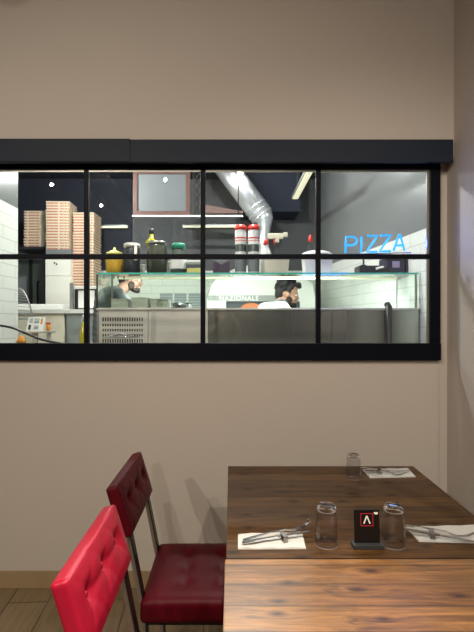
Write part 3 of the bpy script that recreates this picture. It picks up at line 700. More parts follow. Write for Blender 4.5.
# steel rods lying in front of the grille (tongs)
tg = tag(obj('serving_tongs', tube(nb(), [(-0.925, CY-0.012, 1.325), (-0.80, CY-0.020, 1.332), (-0.66, CY-0.012, 1.327)], [0.003, 0.006, 0.003], 8), 'chrome', None, True), 'steel tongs hanging across the vent grille', 'tongs')
b = nb()
tube(b, [(-0.925, CY-0.012, 1.325), (-0.80, CY-0.022, 1.350), (-0.70, CY-0.012, 1.335)], [0.003, 0.006, 0.003], 8)
o = obj('upper_arm_rod', b, 'chrome', tg, True)
# food pans in the counter
def pan(x_, y_, z, w_, d_, h, label):
    b = nb(); th = 0.003
    bx(b, -w_, w_, -d_, d_, 0, th); bx(b, -w_, w_, -d_, -d_+th, th, h); bx(b, -w_, w_, d_-th, d_, th, h); bx(b, -w_, -w_+th, -d_+th, d_-th, th, h); bx(b, w_-th, w_, -d_+th, d_-th, th, h)
    bx(b, -w_-0.008, w_+0.008, -d_-0.008, -d_+0.001, h, h+0.003); bx(b, -w_-0.008, w_+0.008, d_-0.001, d_+0.008, h, h+0.003)
    tag(obj('food_pan', b, 'steel', loc=(x_, y_, z)), label, 'pan', 'steel food pans inside the counter')
for i, (x_, h, lab) in enumerate([(-0.83, 0.335, 'steel food pan in the display counter, leftmost'), (-0.68, 0.345, 'steel food pan in the display counter, in front of the grey shirt'), (-0.535, 0.335, 'steel food pan in the display counter, left of the printed sheets')]):
    pan(x_, 3.50, 1.271, 0.062, 0.10, h, lab)
o = tag(obj('mixing_bowl', lathe(nb(), [(0.0, 0), (0.03, 0), (0.06, 0.03), (0.075, 0.07), (0.080, 0.07), (0.074, 0.035), (0.035, -0.004), (0.0, -0.004)], seg=28), 'chrome', None, True, loc=(-0.375, 3.50, 1.60)), 'small round steel bowl beside the food pans', 'bowl')
o.location.z = 1.51
tag(obj('plinth_block', box(-0.44, -0.31, 3.42, 3.58, 1.271, 1.505, bev=0.004), 'white'), 'white block under the steel bowl', 'block')

# ---------------------------------------------------------------- things on the glass shelf
SY = 3.45; kk = SY/F
def X(px_): return (px_-231)*kk
def H(py_): return (EYE+(320-py_)*kk)-SZ
def onshelf(name, label, cat, px_, Y=SY): return thing(name, label, cat, ((px_-231)/F*Y, Y, SZ))
# squeeze tub of mustard
t = onshelf('mustard_tub', 'yellow mustard tub with pointed nozzle at the left end of the glass shelf', 'tub', 114.5)
obj('tub_body', lathe(nb(), [(0.045, 0), (0.062, 0.02), (0.066, 0.12), (0.058, 0.15)]), 'yellow', t, True)
obj('nozzle_lid', lathe(nb(), [(0.06, 0.15), (0.06, 0.165), (0.03, 0.178), (0.012, 0.185), (0.007, 0.205), (0.0, 0.208)]), 'yelpl', t, True)
# dark tin
t = onshelf('storage_canister', 'dark round canister with grey clip lid, above the grey-shirted person', 'canister', 132)
obj('canister_body', lathe(nb(), [(0.055, 0), (0.060, 0.01), (0.060, 0.19), (0.055, 0.20)]), 'darkjar', t, True)
obj('lid', lathe(nb(), [(0.055, 0.200), (0.062, 0.205), (0.062, 0.228), (0.05, 0.236), (0.0, 0.236)]), 'steel', t, True)
b = nb(); bx(b, 0.030, 0.052, -0.064, -0.058, 0.10, 0.21, bev=0.002); obj('clip', b, 'steel', t)
# big jar
t = onshelf('glass_jar', 'large glass jar of dark preserves in front of the oil bottle', 'jar', 157)
obj('jar_body', lathe(nb(), [(0.06, 0), (0.076, 0.012), (0.080, 0.10), (0.078, 0.18), (0.066, 0.215), (0.066, 0.225)]), 'jar', t, True)
obj('lid', lathe(nb(), [(0.066, 0.225), (0.07, 0.227), (0.07, 0.245), (0.064, 0.250), (0.0, 0.250)]), 'steelbar', t, True)
t = onshelf('oil_bottle', 'olive oil bottle with black cap rising behind the large jar', 'bottle', 151.5, 3.60)
obj('bottle_body', lathe(nb(), [(0.03, 0), (0.036, 0.01), (0.036, 0.245), (0.05, 0.255), (0.048, 0.275), (0.022, 0.298), (0.016, 0.31), (0.016, 0.335)]), 'oil', t, True)
obj('cap', lathe(nb(), [(0.018, 0.335), (0.019, 0.338), (0.019, 0.378), (0.013, 0.383), (0.0, 0.383)]), 'black', t, True)
# green lid jar
t = onshelf('glass_jar', 'grey pickle jar with a green screw lid', 'jar', 178.5)
obj('jar_body', lathe(nb(), [(0.05, 0), (0.062, 0.01), (0.062, 0.15), (0.05, 0.18), (0.05, 0.19)]), 'jargrey', t, True)
obj('lid', lathe(nb(), [(0.050, 0.19), (0.054, 0.192), (0.054, 0.222), (0.045, 0.236), (0.0, 0.236)]), 'greenpl', t, True)
obj('paper_label', lathe(nb(), [(0.0628, 0.04), (0.0628, 0.11)], cap=False), 'whitepl', t, True)
# small white pots between
for px_, h, lab in ((141.5, 0.075, 'small white pot between the dark canister and large jar'), (170, 0.10, 'small white pot behind the green lidded jar'), (168.5, 0.07, None)):
    if lab is None: continue
    t = onshelf('spice_pot', lab, 'pot', px_, 3.62)
    obj('pot_body', lathe(nb(), [(0.025, 0), (0.03, 0.01), (0.03, h), (0.026, h+0.01)]), 'whitepl', t, True)
    obj('lid', lathe(nb(), [(0.031, h+0.01), (0.031, h+0.022), (0.0, h+0.024)]), 'white', t, True)
# yellow tub
t = onshelf('food_tub', 'clear rectangular tub with yellow contents next to the green lidded jar', 'tub', 195.5)
obj('tub_body', box(-0.066, 0.064, -0.06, 0.06, 0.0, 0.085, bev=0.006), 'clear', t)
obj('contents', box(-0.060, 0.058, -0.054, 0.054, 0.004, 0.045, bev=0.006), 'yelpl', t)
obj('lid', box(-0.070, 0.068, -0.064, 0.064, 0.085, 0.102, bev=0.004), 'whitepl', t)
# dark carton with V-shaped label
t = onshelf('dark_carton', 'dark plum carton with a V-shaped notch label', 'carton', 221.5)
b = nb(); prism(b, [(-0.063, 0.0), (0.063, 0.0), (0.063, 0.080), (0.050, 0.098), (0.0, 0.070), (-0.050, 0.098), (-0.063, 0.080)], 'y', -0.05, 0.05)
obj('carton_body', b, 'purple', t)
obj('inner_liner', box(-0.050, 0.050, -0.045, 0.045, 0.058, 0.104, bev=0.004), 'greypanel', t)
# two tall cartons with red caps
for px_, lab in ((240.6, 'tall white can with red cap, left of the pair'), (253.6, 'tall white can with red cap, right of the pair')):
    t = onshelf('tall_food_can', lab, 'can', px_)
    obj('can_body', lathe(nb(), [(0.040, 0), (0.043, 0.006), (0.043, 0.328), (0.040, 0.334)]), 'whitepl', t, True)
    obj('cap', lathe(nb(), [(0.041, 0.334), (0.044, 0.336), (0.044, 0.362), (0.034, 0.366), (0.034, 0.374), (0.0, 0.375)]), 'redpl', t, True)
    b = nb(); lathe(b, [(0.0434, 0.268), (0.0434, 0.278)], cap=False); lathe(b, [(0.0434, 0.250), (0.0434, 0.256)], cap=False); obj('red_lettering_band', b, 'redpl', t, True)
    b = nb(); lathe(b, [(0.0434, 0.17), (0.0434, 0.225)], cap=False); obj('printed_label', b, 'jargrey', t, True)
    b = nb(); lathe(b, [(0.0434, 0.02), (0.0434, 0.145)], cap=False); obj('lower_label', b, 'greypanel', t, True)
# squeeze bottles
def squeeze(px_, lab, h, rr, Y=3.46, cap='redpl', body='whitepl', group=None):
    t = onshelf('squeeze_bottle', lab, 'bottle', px_, Y)
    obj('bottle_body', lathe(nb(), [(rr*0.92, 0), (rr, 0.01), (rr, h*0.50), (rr*0.85, h*0.62), (rr*0.38, h*0.80), (rr*0.36, h*0.84)]), body, t, True)
    obj('cap', lathe(nb(), [(rr*0.42, h*0.83), (rr*0.46, h*0.84), (rr*0.44, h*0.92), (rr*0.25, h*0.97), (rr*0.12, h), (0.0, h)]), cap, t, True)
    return t
squeeze(266, 'white squeeze bottle with a red collar, behind the beige tub', 0.285, 0.046, Y=3.52)
squeeze(310.5, 'clear squeeze bottle with a red cap behind the white tub', 0.335, 0.038, 3.62, body='clear')
t = onshelf('spray_bottle', 'clear trigger spray bottle with red trigger below the duct', 'bottle', 277, 3.62)
obj('bottle_body', lathe(nb(), [(0.04, 0), (0.044, 0.01), (0.044, 0.20), (0.016, 0.265), (0.016, 0.275)]), 'clear', t, True)
b = nb(); bx(b, -0.075, 0.05, -0.012, 0.012, 0.300, 0.345, bev=0.008); bx(b, -0.016, 0.016, -0.012, 0.012, 0.272, 0.302, bev=0.003); b2 = bx(b, 0.05, 0.085, -0.012, 0.012, 0.315, 0.352, bev=0.006)
obj('spray_head', b, 'beigepl', t)
b = nb(); tube(b, [(-0.020, 0, 0.302), (-0.022, 0, 0.28), (-0.014, 0, 0.258)], 0.007, 8); obj('trigger', b, 'redpl', t, True)
# tubs
def tub(px0, px1, h, lab, m, lm, Y=3.44, d=0.075, lid=0.015):
    t = onshelf('food_tub', lab, 'tub', (px0+px1)/2, Y); hw = (px1-px0)/2*Y/F
    b = nb(); prism(b, [(-hw*0.86, 0), (hw*0.86, 0), (hw*0.97, h), (-hw*0.97, h)], 'y', -d, d); obj('tub_body', b, m, t)
    obj('lid', box(-hw, hw, -d-0.006, d+0.006, h, h+lid, bev=0.004), lm, t)
    return t
tub(262.5+0.5, 289, 0.118, 'beige plastic tub in front of the white squeeze bottle', 'beigepl', 'whitepl', Y=3.38, d=0.055)
t = tub(302.5, 331, 0.125, 'large white lidded tub at the pane bar, domed lid', 'whitepl', 'whitepl')
obj('domed_lid', lathe(nb(), [(0.125, 0.14), (0.118, 0.150), (0.095, 0.166), (0.06, 0.176), (0.0, 0.179)]), 'whitepl', t, True)
# scale and ticket printers at the right
t = onshelf('counter_scale', 'dark counter scale with upright post at the right of the shelf', 'scale', 373, 3.40)
b = nb(); prism(b, [(-0.12, 0.0), (0.10, 0.0), (0.10, 0.03), (0.02, 0.055), (-0.12, 0.055)], 'y', -0.07, 0.07); obj('scale_body', b, 'black', t)
obj('post', box(-0.076, -0.066, -0.01, 0.01, 0.055, 0.115, bev=0.002), 'black', t); obj('post_cap', box(-0.09, -0.052, -0.012, 0.012, 0.055, 0.068, bev=0.002), 'black', t)
obj('paper_slip', tube(nb(), [(0.0, -0.072, 0.03), (0.02, -0.085, 0.036), (0.05, -0.084, 0.044)], 0.008, 8), 'white', t, True)
dev = mat('navy_plastic_housing', (0.02, 0.02, 0.045), 0.4, var=0.1)
for px0, px1, h, lab in ((382, 401, 0.135, 'dark ticket printer left of the pair'), (402, 421, 0.160, 'dark ticket printer at the right end of the shelf')):
    Y = 3.56; t = onshelf('ticket_printer', lab, 'printer', (px0+px1)/2, Y); hw = (px1-px0)/2*Y/F
    obj('housing', box(-hw, hw, -0.08, 0.08, 0.0, h, bev=0.01), dev, t)
    obj('paper_window', box(-hw*0.3, hw*0.45, -0.084, -0.0795, h*0.42, h*0.78, bev=0.002), mat('lilac_window', (0.35, 0.28, 0.45), 0.3, var=0.05), t)
    obj('slot', box(-hw*0.8, hw*0.8, -0.083, -0.0795, h*0.86, h*0.90), 'black', t)

# ================================================================ the dome oven with its duct
ov = thing('pizza_oven', 'white domed pizza oven with lettered grey band and arched mouth', 'oven', (0.32, 5.25, KF))
def oobj(name, bm, m, smooth=False, label=None):
    o = obj(name, bm, m, None, smooth, label); o.parent = ov; o.matrix_parent_inverse = Matrix.Translation((-0.32, -5.25, -KF)); return o
prof = [(0.0, KF), (0.60, KF), (0.62, KF+0.05), (0.62, 1.62)]+[(0.62*cos(a), 1.62+0.47*sin(a)) for a in [R(8*i) for i in range(1, 11)]]+[(0.10, 2.09), (0.0, 2.09)]
oobj('dome', lathe(nb(), prof, (0.32, 5.28, 0), 40), 'dome', True)
OY = 4.62
b = nb()
# vestibule hood with splayed sides, with an opening
prism(b, [(-0.245, 1.64), (0.86, 1.64), (0.83, 1.80), (0.76, 1.87), (-0.14, 1.87), (-0.20, 1.80)], 'y', OY, 5.0)
bx(b, -0.245, -0.05, OY, 5.0, KF, 1.64); bx(b, 0.70, 0.86, OY, 5.0, KF, 1.64); bx(b, -0.05, 0.70, OY, 5.0, KF, 1.44)
oobj('hood', b, 'dome')
oobj('lettered_band', box(-0.235, 0.66, OY-0.006, OY, 1.646, 1.700), 'bandgrey', label='grey band with white lettering')
oobj('opening_shade', box(-0.05, 0.70, OY+0.03, OY+0.05, 1.44, 1.64), 'mouthshade')  # dark sheet standing for the shade inside the oven opening
ap = [(0.205+0.150*cos(R(a)), 1.475+0.150*sin(R(a))) for a in range(0, 181, 12)]
b = nb(); prism(b, [(0.355, 1.44)]+ap+[(0.055, 1.44)], 'y', OY+0.022, OY+0.03); oobj('oven_mouth', b, 'fireglow', label='orange arched oven mouth')
oobj('sill', box(-0.10, 0.74, OY-0.05, OY+0.03, 1.40, 1.44, bev=0.004), 'steel')
fc = bpy.data.curves.new('oven_lettering', 'FONT'); fc.body = 'NAZIONALE'; fc.size = 0.066; fc.extrude = 0.0015; fc.align_x = 'CENTER'; fc.space_character = 1.12; fc.materials.append(M['letter'])
fo = bpy.data.objects.new('oven_lettering', fc); C.objects.link(fo); fo.rotation_euler = (pi/2, 0, 0); dg = bpy.context.evaluated_depsgraph_get(); dg.update(); me = bpy.data.meshes.new_from_object(fo.evaluated_get(dg)); bpy.data.objects.remove(fo)
fo = bpy.data.objects.new('oven_lettering', me); C.objects.link(fo); fo.rotation_euler = (pi/2, 0, 0); fo.parent = ov; fo.location = (0.08-0.32, OY-0.0075-5.25, 1.649-KF)
fo['label'] = 'white capital lettering on the oven band'
dt = thing('flue_duct', 'shiny aluminium flue duct rising diagonally from the oven', 'duct', (0.39, 5.2, 2.10))
def dobj(name, bm, m, smooth=True):
    o = obj(name, bm, m, None, smooth); o.parent = dt; o.matrix_parent_inverse = Matrix.Translation((-0.39, -5.2, -2.10)); return o
pa = P(262, 216, 5.2); pb = P(219, 158, 5.2)
dirv = (pb-pa).normalized()
dobj('sloping_pipe', tube(nb(), [pa, pb+dirv*0.02], 0.135, 28), 'alu')
b = nb()
for tt in (0.0, 0.055, 0.12): tube(b, [pa+dirv*tt-dirv*0.008, pa+dirv*tt+dirv*0.008], 0.141, 28)
dobj('joint_ring', b, 'alu')
low = Vector((0.37, 5.2, 2.35))
b = tube(nb(), [pa+dirv*0.02, pa-dirv*0.05+Vector((0.0, 0, -0.01)), Vector((0.385, 5.2, 2.48)), low, Vector((0.37, 5.2, 2.095))], [0.135, 0.10, 0.065, 0.060, 0.060], 28); dobj('elbow', b, 'alu')
# seam ribs along the pipe
sd = dirv.cross(Vector((0, 1, 0))).normalized()
for off in (-0.05, 0.035):
    dobj('seam', tube(nb(), [pa+sd*off+Vector((0, -0.131+abs(off)*0.25, 0)), pb+sd*off+Vector((0, -0.131+abs(off)*0.25, 0))], 0.006, 8), 'steelbar')

# ================================================================ high level things in the kitchen
PY = 5.0
def at(x, y, Y): p = P(x, y, Y); return p.x, p.z
fp = thing('framed_panel', 'reddish-brown framed grey panel hanging high at the kitchen ceiling', 'panel', (0, 0, 0))
x0, zb = at(133, 215, PY); x1, zt = at(190, 172, PY)
b = nb(); fw = 0.045
bx(b, x0, x1, PY, PY+0.05, zb, zb+fw, bev=0.003); bx(b, x0, x1, PY, PY+0.05, zt-0.02, zt+0.02, bev=0.003); bx(b, x0, x0+fw, PY, PY+0.05, zb+fw, zt-0.02, bev=0.003); bx(b, x1-fw, x1, PY, PY+0.05, zb+fw, zt-0.02, bev=0.003)
obj('frame', b, 'brown', fp); obj('panel_sheet', box(x0+fw, x1-fw, PY+0.02, PY+0.03, zb+fw, zt-0.02), 'greypanel', fp)
b = nb()
for xx in (x0+0.02, x1-0.02): tube(b, [(xx, PY+0.025, zt), (xx, PY+0.025, KC)], 0.008, 8)
obj('hanger_rod', b, 'black', fp)
lt = thing('lattice_girder', 'dark metal lattice girder beside the framed panel', 'girder', (0, 0, 0))
xa = x1+0.03; xb2 = xa+0.075; b = nb(); zz0 = zb
for xx in (xa, xb2): bx(b, xx-0.005, xx+0.005, PY+0.08, PY+0.11, zz0, KC)
obj('upright', b, 'darkjar', lt)
b = nb(); n = 7; hh = (KC-zz0)/n
for i in range(n):
    tube(b, [(xa, PY+0.09, zz0+i*hh), (xb2, PY+0.09, zz0+(i+1)*hh)], 0.0035, 6); tube(b, [(xb2, PY+0.10, zz0+i*hh), (xa, PY+0.10, zz0+(i+1)*hh)], 0.0035, 6)
obj('lattice', b, 'steelbar', lt)
x2, z2 = at(243, 216.5, PY)
sh = thing('light_rail', 'long pale light rail under the framed panel', 'light', (0, 0, 0))
obj('rail_housing', box(x0-0.01, x2, PY-0.005, PY+0.055, zb-0.022, zb-0.001, bev=0.002), 'darksteel', sh); obj('light_strip', box(x0-0.005, x2-0.01, PY-0.011, PY-0.005, zb-0.020, zb-0.004), 'ledw', sh)
b = nb(); tube(b, [(x2-0.05, PY+0.025, zb-0.002), (x2-0.05, PY+0.025, KC)], 0.006, 8); obj('hanger_rod', b, 'black', sh)
# brown sloping board seen right of the lattice
s0 = P(204, 205, PY+0.11); s1 = P(243, 213, PY+0.11)
b = nb(); prism(b, [(s0.x, s0.z-0.10), (s1.x, s1.z-0.005), (s1.x, s1.z+0.015), (s0.x, s0.z)], 'y', PY+0.09, PY+0.13); tag(obj('sloping_board', b, 'brown'), 'brown wedge board above the light rail right of the girder', 'board')
for xa_, xb_, yy, lab in ((92, 128, 227.5, 'short yellow light strip on the kitchen wall left of the panel'), (183, 244, 227.0, 'yellow light strip on the kitchen wall behind the red capped cans')):
    p0 = P(xa_, yy, 5.93); p1 = P(xb_, yy, 5.93)
    t = thing('wall_light_strip', lab, 'light', (0, 0, 0))
    obj('wall_shelf', box(p0.x, p1.x, 5.90, 6.0 if xa_ > 100 else 5.97, p0.z+0.012, p0.z+0.03, bev=0.002), 'darksteel', t)
    obj('light_strip', box(p0.x, p1.x, 5.895, 5.925, p0.z-0.010, p0.z+0.012, bev=0.003), 'led', t)
t = thing('ceiling_light_strip', 'pale yellow light strip running back along the ceiling right of the duct', 'light', (0, 0, 0))
zt = 2.76; xs_ = 0.70
b = nb(); bx(b, xs_-0.045, xs_+0.03, 3.9, 4.94, zt, zt+0.03, bev=0.003); obj('light_housing', b, 'darksteel', t)
obj('light_strip', box(xs_-0.035, xs_+0.02, 3.92, 4.92, zt-0.006, zt), 'led', t)
b = nb()
for yy in (4.0, 4.8): tube(b, [(xs_, yy, zt+0.03), (xs_, yy, KC)], 0.006, 8)
obj('hanger_rod', b, 'black', t)
# dark extraction canopy behind the light strip
t = thing('extractor_canopy', 'dark extractor canopy high between duct and ceiling light strip', 'canopy', (0, 0, 0))
c0 = P(272, 200, 5.0); c1 = P(317, 165, 5.0)
M['canopy'] = mat('dark_canopy_paint', (0.025, 0.03, 0.045), 0.8, spec=0.2, var=0.1)
obj('canopy_body', box(0.12, 0.84, 5.5, 6.0, c0.z, KC, bev=0.004), 'canopy', t); obj('canopy_lip', box(0.11, 0.85, 5.485, 5.5, c0.z-0.01, c0.z+0.03), 'canopy', t)

# printed sheets on the tiles
for xa_, xb_, lab in ((160, 172.5, 'leftmost of three grey printed sheets on the tiled wall'), (174.5, 186.5, 'middle of three grey printed sheets on the tiled wall'), (188.5, 201.5, 'rightmost of three grey printed sheets on the tiled wall')):
    p0 = P(xa_, 310.5, 5.995); p1 = P(xb_, 293, 5.995)
    tag(obj('wall_notice', box(p0.x, p1.x, 5.99, 6.0, p0.z, p1.z), 'sheet'), lab, 'notice', 'printed sheets on the kitchen wall')

# ================================================================ left corner of the kitchen
# fridge with stacks of pizza boxes
fg = thing('upright_fridge', 'tall pale steel fridge under the pizza boxes', 'fridge', (0, 0, 0))
FYa = 5.30
fx0, fz = at(45, 249, FYa); fx1, _ = at(84, 249, FYa)
fpale = mat('pale_steel_door', (0.80, 0.78, 0.70), 0.4, 0.0, var=0.04)
xm = at(70, 249, FYa)[0]
obj('fridge_body', box(fx0, xm, FYa+0.03, 5.92, KF+0.05, fz-0.31, bev=0.006), fpale, fg)
obj('fridge_head', box(fx0, xm, FYa+0.01, 5.92, fz-0.31, fz-0.10, bev=0.004), fpale, fg)
obj('top_cover', box(fx0, xm, FYa+0.02, 5.92, fz-0.10, fz, bev=0.004), 'greypanel', fg)
for i, (a, c_) in enumerate(((fx0+0.004, xm-0.004),)):
    d = obj('fridge_door', box(a, c_, FYa, FYa+0.028, KF+0.12, fz-0.315, bev=0.005), fpale, fg)
    obj('door_handle', box(c_-0.03, c_-0.018, FYa-0.03, FYa, 1.25, 1.62, bev=0.003), 'blackmetal', d)
b = nb()
for xx in (fx0+0.04, xm-0.04):
    for yy in (FYa+0.08, 5.86): obj('foot', box(xx-0.02, xx+0.02, yy-0.02, yy+0.02, KF, KF+0.05), 'black', fg)
b = nb(); bx(b, fx0+0.10, fx0+0.115, FYa+0.004, FYa+0.01, fz-0.17, fz-0.15); bx(b, fx0+0.125, fx0+0.14, FYa+0.004, FYa+0.01, fz-0.185, fz-0.165); obj('badge', b, 'black', fg)
# dark shelf that carries the left stack
t = thing('side_shelf', 'dark steel shelf under the left pizza box stack', 'shelf', (0, 0, 0))
sx0, sz = at(22, 247, 5.5); sx1, _ = at(45.5, 247, 5.5)
obj('shelf_board', box(-2.60, fx0-0.006, 5.46, 5.88, sz-0.03, sz, bev=0.003), 'darkjar', t)
for xx in (-2.57, fx0-0.03): obj('shelf_leg', box(xx-0.015, xx+0.015, 5.84, 5.87, KF, sz-0.03), 'darkjar', t)
def boxmesh(w_, d_, h):
    bm = nb(); bx(bm, -w_/2+0.004, w_/2-0.004, -d_/2+0.004, d_/2-0.004, 0.0, h-0.010, bev=0.0015); bx(bm, -w_/2-0.003, w_/2+0.003, -d_/2-0.003, d_/2+0.003, h-0.010, h-0.0005, bev=0.0015); return bm
PB = 0.0335
src = None
ORD = ['', '', 'second', 'third', 'fourth', 'fifth', 'sixth', 'seventh', 'eighth', 'ninth', 'tenth', 'eleventh', 'twelfth', 'thirteenth', 'fourteenth', 'fifteenth']
def stack(cx, cy, z, n, w_, d_, rot, place, group):
    global src
    first = obj('pizza_box', boxmesh(w_, d_, PB), 'card')
    tag(first, 'bottom cardboard pizza box of the '+place, 'box', group); first.location = (cx, cy, z); first.rotation_euler = (0, 0, rot)
    for i in range(1, n):
        o = first.copy(); C.objects.link(o); o.location = (cx+random.uniform(-0.004, 0.004), cy+random.uniform(-0.004, 0.004), z+i*PB); o.rotation_euler = (0, 0, rot+random.uniform(-0.015, 0.015))
        o['label'] = ('topmost cardboard pizza box of the '+place) if i == n-1 else (('cardboard pizza box %s from the top of the ' % ORD[n-i] if n-i <= (n+1)//2 else 'cardboard pizza box %s from the bottom of the ' % ORD[i+1])+place)
stack((at(25, 247, 5.5)[0]+at(44.5, 247, 5.5)[0])/2-0.0, 5.64, sz, 13, 0.26, 0.28, 0.0, 'left stack on the dark shelf', 'pizza boxes of the left stack')
x_a, x_b = at(46, 249, 5.36)[0], at(71, 249, 5.36)[0]
stack((x_a+x_b)/2-0.012, 5.50, fz, 17, 0.27, 0.30, 0.03, 'tallest stack on the fridge', 'pizza boxes of the tallest stack')
zc0 = P(80, 286, 5.4).z
t = thing('box_cabinet', 'pale cabinet carrying the right pizza box stack', 'cabinet', (0, 0, 0))
obj('cabinet_body', box(xm+0.006, -1.52, 5.38, 5.90, KF, zc0-0.02, bev=0.004), fpale, t); obj('cabinet_top', box(xm+0.006, -1.51, 5.37, 5.91, zc0-0.02, zc0, bev=0.003), 'white', t)
x_a, x_b = at(72, 249, 5.4)[0], at(86, 249, 5.4)[0]
stack(x_a+0.135, 5.55, zc0, 26, 0.25, 0.30, 0.0, 'right stack by the window bar', 'pizza boxes of the right stack')

# microwave on a wall shelf
mw = thing('microwave_oven', 'white microwave with black frame below the right pizza box stack', 'microwave', (0, 0, 0))
MY = 4.55
a, zlo = at(74.5, 309.5, MY); c_, zhi = at(96, 289, MY)
obj('housing', box(a, c_+0.02, MY+0.02, MY+0.32, zlo, zhi, bev=0.006), 'white', mw)
b = nb(); e = 0.014
bx(b, a, c_, MY, MY+0.02, zhi-e, zhi); bx(b, a, c_, MY, MY+0.02, zlo, zlo+e); bx(b, a, a+0.035, MY, MY+0.02, zlo+e, zhi-e); bx(b, c_-e, c_, MY, MY+0.02, zlo+e, zhi-e)
obj('door_frame', b, 'blackmetal', mw); obj('door_window', box(a+0.035, c_-e, MY+0.006, MY+0.02, zlo+e, zhi-e), 'white', mw)
obj('side_post', box(a-0.045, a-0.012, MY-0.01, MY+0.03, zlo, zhi+0.06), 'darksteel', mw, label='dark upright beside the door')
# low back counter
kc = thing('kitchen_worktop', 'pale kitchen worktop along the left side of the kitchen', 'worktop', (0, 0, 0))
wt = zlo-0.002
obj('worktop_slab', box(-2.35, -1.10, 4.40, 5.05, wt-0.04, wt, bev=0.004), 'white', kc)
obj('cupboard', box(-2.33, -1.62, 4.43, 5.02, KF+0.1, wt-0.04, bev=0.004), mat('cream_cupboard', (0.82, 0.77, 0.62), 0.5, var=0.06), kc)
obj('cupboard', box(-1.60, -1.12, 4.43, 5.02, KF+0.1, wt-0.04, bev=0.004), 'greydoor', kc, label='dark grey cupboard')
obj('kick_board', box(-2.33, -1.12, 4.48, 5.0, KF, KF+0.1), 'black', kc)
t = tag(obj('bag_of_flour', box(-2.22, -1.68, 4.50, 4.80, wt, wt+0.055, bev=0.02), 'white'), 'flat white sack lying on the pale worktop', 'sack')

# front ledge behind the window: till, bottle, cups
ld = thing('service_ledge', 'service ledge behind the window at the left, mostly below the sill', 'ledge', (0, 0, 0))
LZ = 1.16
obj('ledge_top', box(-1.79, -1.0, 2.95, 3.28, LZ-0.03, LZ, bev=0.003), 'steel', ld)
for xx in (-1.76, -1.03):
    for yy in (2.98, 3.25): obj('leg', box(xx-0.015, xx+0.015, yy-0.015, yy+0.015, KF, LZ-0.03), 'steel', ld)
t = thing('oil_bottle', 'tall clear bottle of yellow oil beside the window bar', 'bottle', ((83-231)/F*3.1, 3.1, LZ))
obj('bottle_body', lathe(nb(), [(0.02, 0), (0.024, 0.006), (0.024, 0.20), (0.014, 0.24), (0.010, 0.255), (0.010, 0.275)]), 'oil', t, True)
obj('pour_spout', lathe(nb(), [(0.011, 0.275), (0.012, 0.29), (0.005, 0.30), (0.004, 0.33), (0.0, 0.33)]), 'chrome', t, True)
t = thing('card_terminal_stand', 'silver till stand holding a white price card', 'till', (0, 0, 0))
a, za = at(28, 331, 3.1); c_, _ = at(50, 331, 3.1)
b = nb(); bx(b, a, c_, 3.05, 3.20, za-0.012, za, bev=0.003); bx(b, a+0.02, a+0.05, 3.12, 3.15, LZ, za-0.012); bx(b, c_-0.03, c_-0.01, 3.12, 3.15, LZ, za-0.012); bx(b, a, c_, 3.06, 3.21, LZ, LZ+0.04, bev=0.003); obj('stand', b, 'steel', t)
a2, zt2 = at(28.5, 317, 3.1); c2, _ = at(45, 317, 3.1)
b = nb(); prism(b, [(3.06, za), (3.075, za), (3.115, zt2), (3.10, zt2)], 'x', a2, c2); cardo = obj('price_card', b, 'white', t)
def cardmark(dx0, dx1, f0, f1, m):
    b = nb(); q = []
    for f in (f0, f1): q.append((3.06+0.04*f-0.0012, za+(zt2-za)*f))
    prism(b, [q[0], (q[0][0]+0.002, q[0][1]), (q[1][0]+0.002, q[1][1]), q[1]], 'x', a2+dx0, a2+dx1); obj('printed_mark', b, m, cardo)
cardmark(0.012, 0.028, 0.1, 0.45, 'black'); cardmark(0.045, 0.08, 0.55, 0.9, 'sheet'); cardmark(0.012, 0.035, 0.6, 0.9, 'sheet'); cardmark(0.088, 0.102, 0.5, 0.9, 'yellow'); cardmark(0.050, 0.08, 0.12, 0.40, 'sheet')
t2 = thing('red_cup', 'small red and orange pot beside the price card', 'pot', (at(46.5, 331, 3.1)[0], 3.13, za))
obj('pot_body', lathe(nb(), [(0.010, 0), (0.013, 0.003), (0.014, 0.045)]), 'orange', t2, True); obj('lid', lathe(nb(), [(0.015, 0.045), (0.015, 0.058), (0.0, 0.06)]), 'redpl', t2, True)
t2 = thing('sauce_pot', 'white and orange sauce pot at the lower left of the window', 'pot', (at(22, 340, 3.0)[0], 2.99, LZ))
obj('pot_body', lathe(nb(), [(0.03, 0), (0.034, 0.01), (0.034, 0.13), (0.03, 0.14)]), 'white', t2, True); obj('lid', lathe(nb(), [(0.030, 0.14), (0.030, 0.155), (0.012, 0.185), (0.0, 0.19)]), 'orange', t2, True)
t2 = tag(obj('keyboard_tray', box(-1.78, -1.30, 2.70, 2.86, 1.245, 1.295, bev=0.004), 'black'), 'low black tray just above the window sill at far left', 'tray'); 
t3 = obj('tray_stand', box(-1.60, -1.50, 2.74, 2.82, KF, 1.245), 'black', t2)
# fan-shaped wire rack
rk = thing('wire_rack', 'fan-shaped wire rack against the grey door', 'rack', (0, 0, 0))
RY = 3.95
arcp = []
for i in range(13):
    f = i/12; px_ = 19+14.5*f**0.8; py_ = 288+31*f**1.25+(-3*sin(pi*f)); arcp.append(P(px_, py_, RY))
b = nb(); tube(b, arcp+[P(18, 319, RY)], 0.006, 6); obj('rim', b, 'chrome', rk)
b = nb()
for i in range(2, 13):
    p = arcp[i]; tube(b, [p, Vector((P(17, 300, RY).x, RY, p.z+0.012))], 0.003, 6)
obj('wire', b, 'chrome', rk)
b = nb(); tube(b, [P(17, 286, RY), P(17, 325, RY)], 0.008, 8); tube(b, [P(17, 320, RY), (P(17, 320, RY).x, RY, KF)], 0.008, 8); obj('post', b, 'chrome', rk)
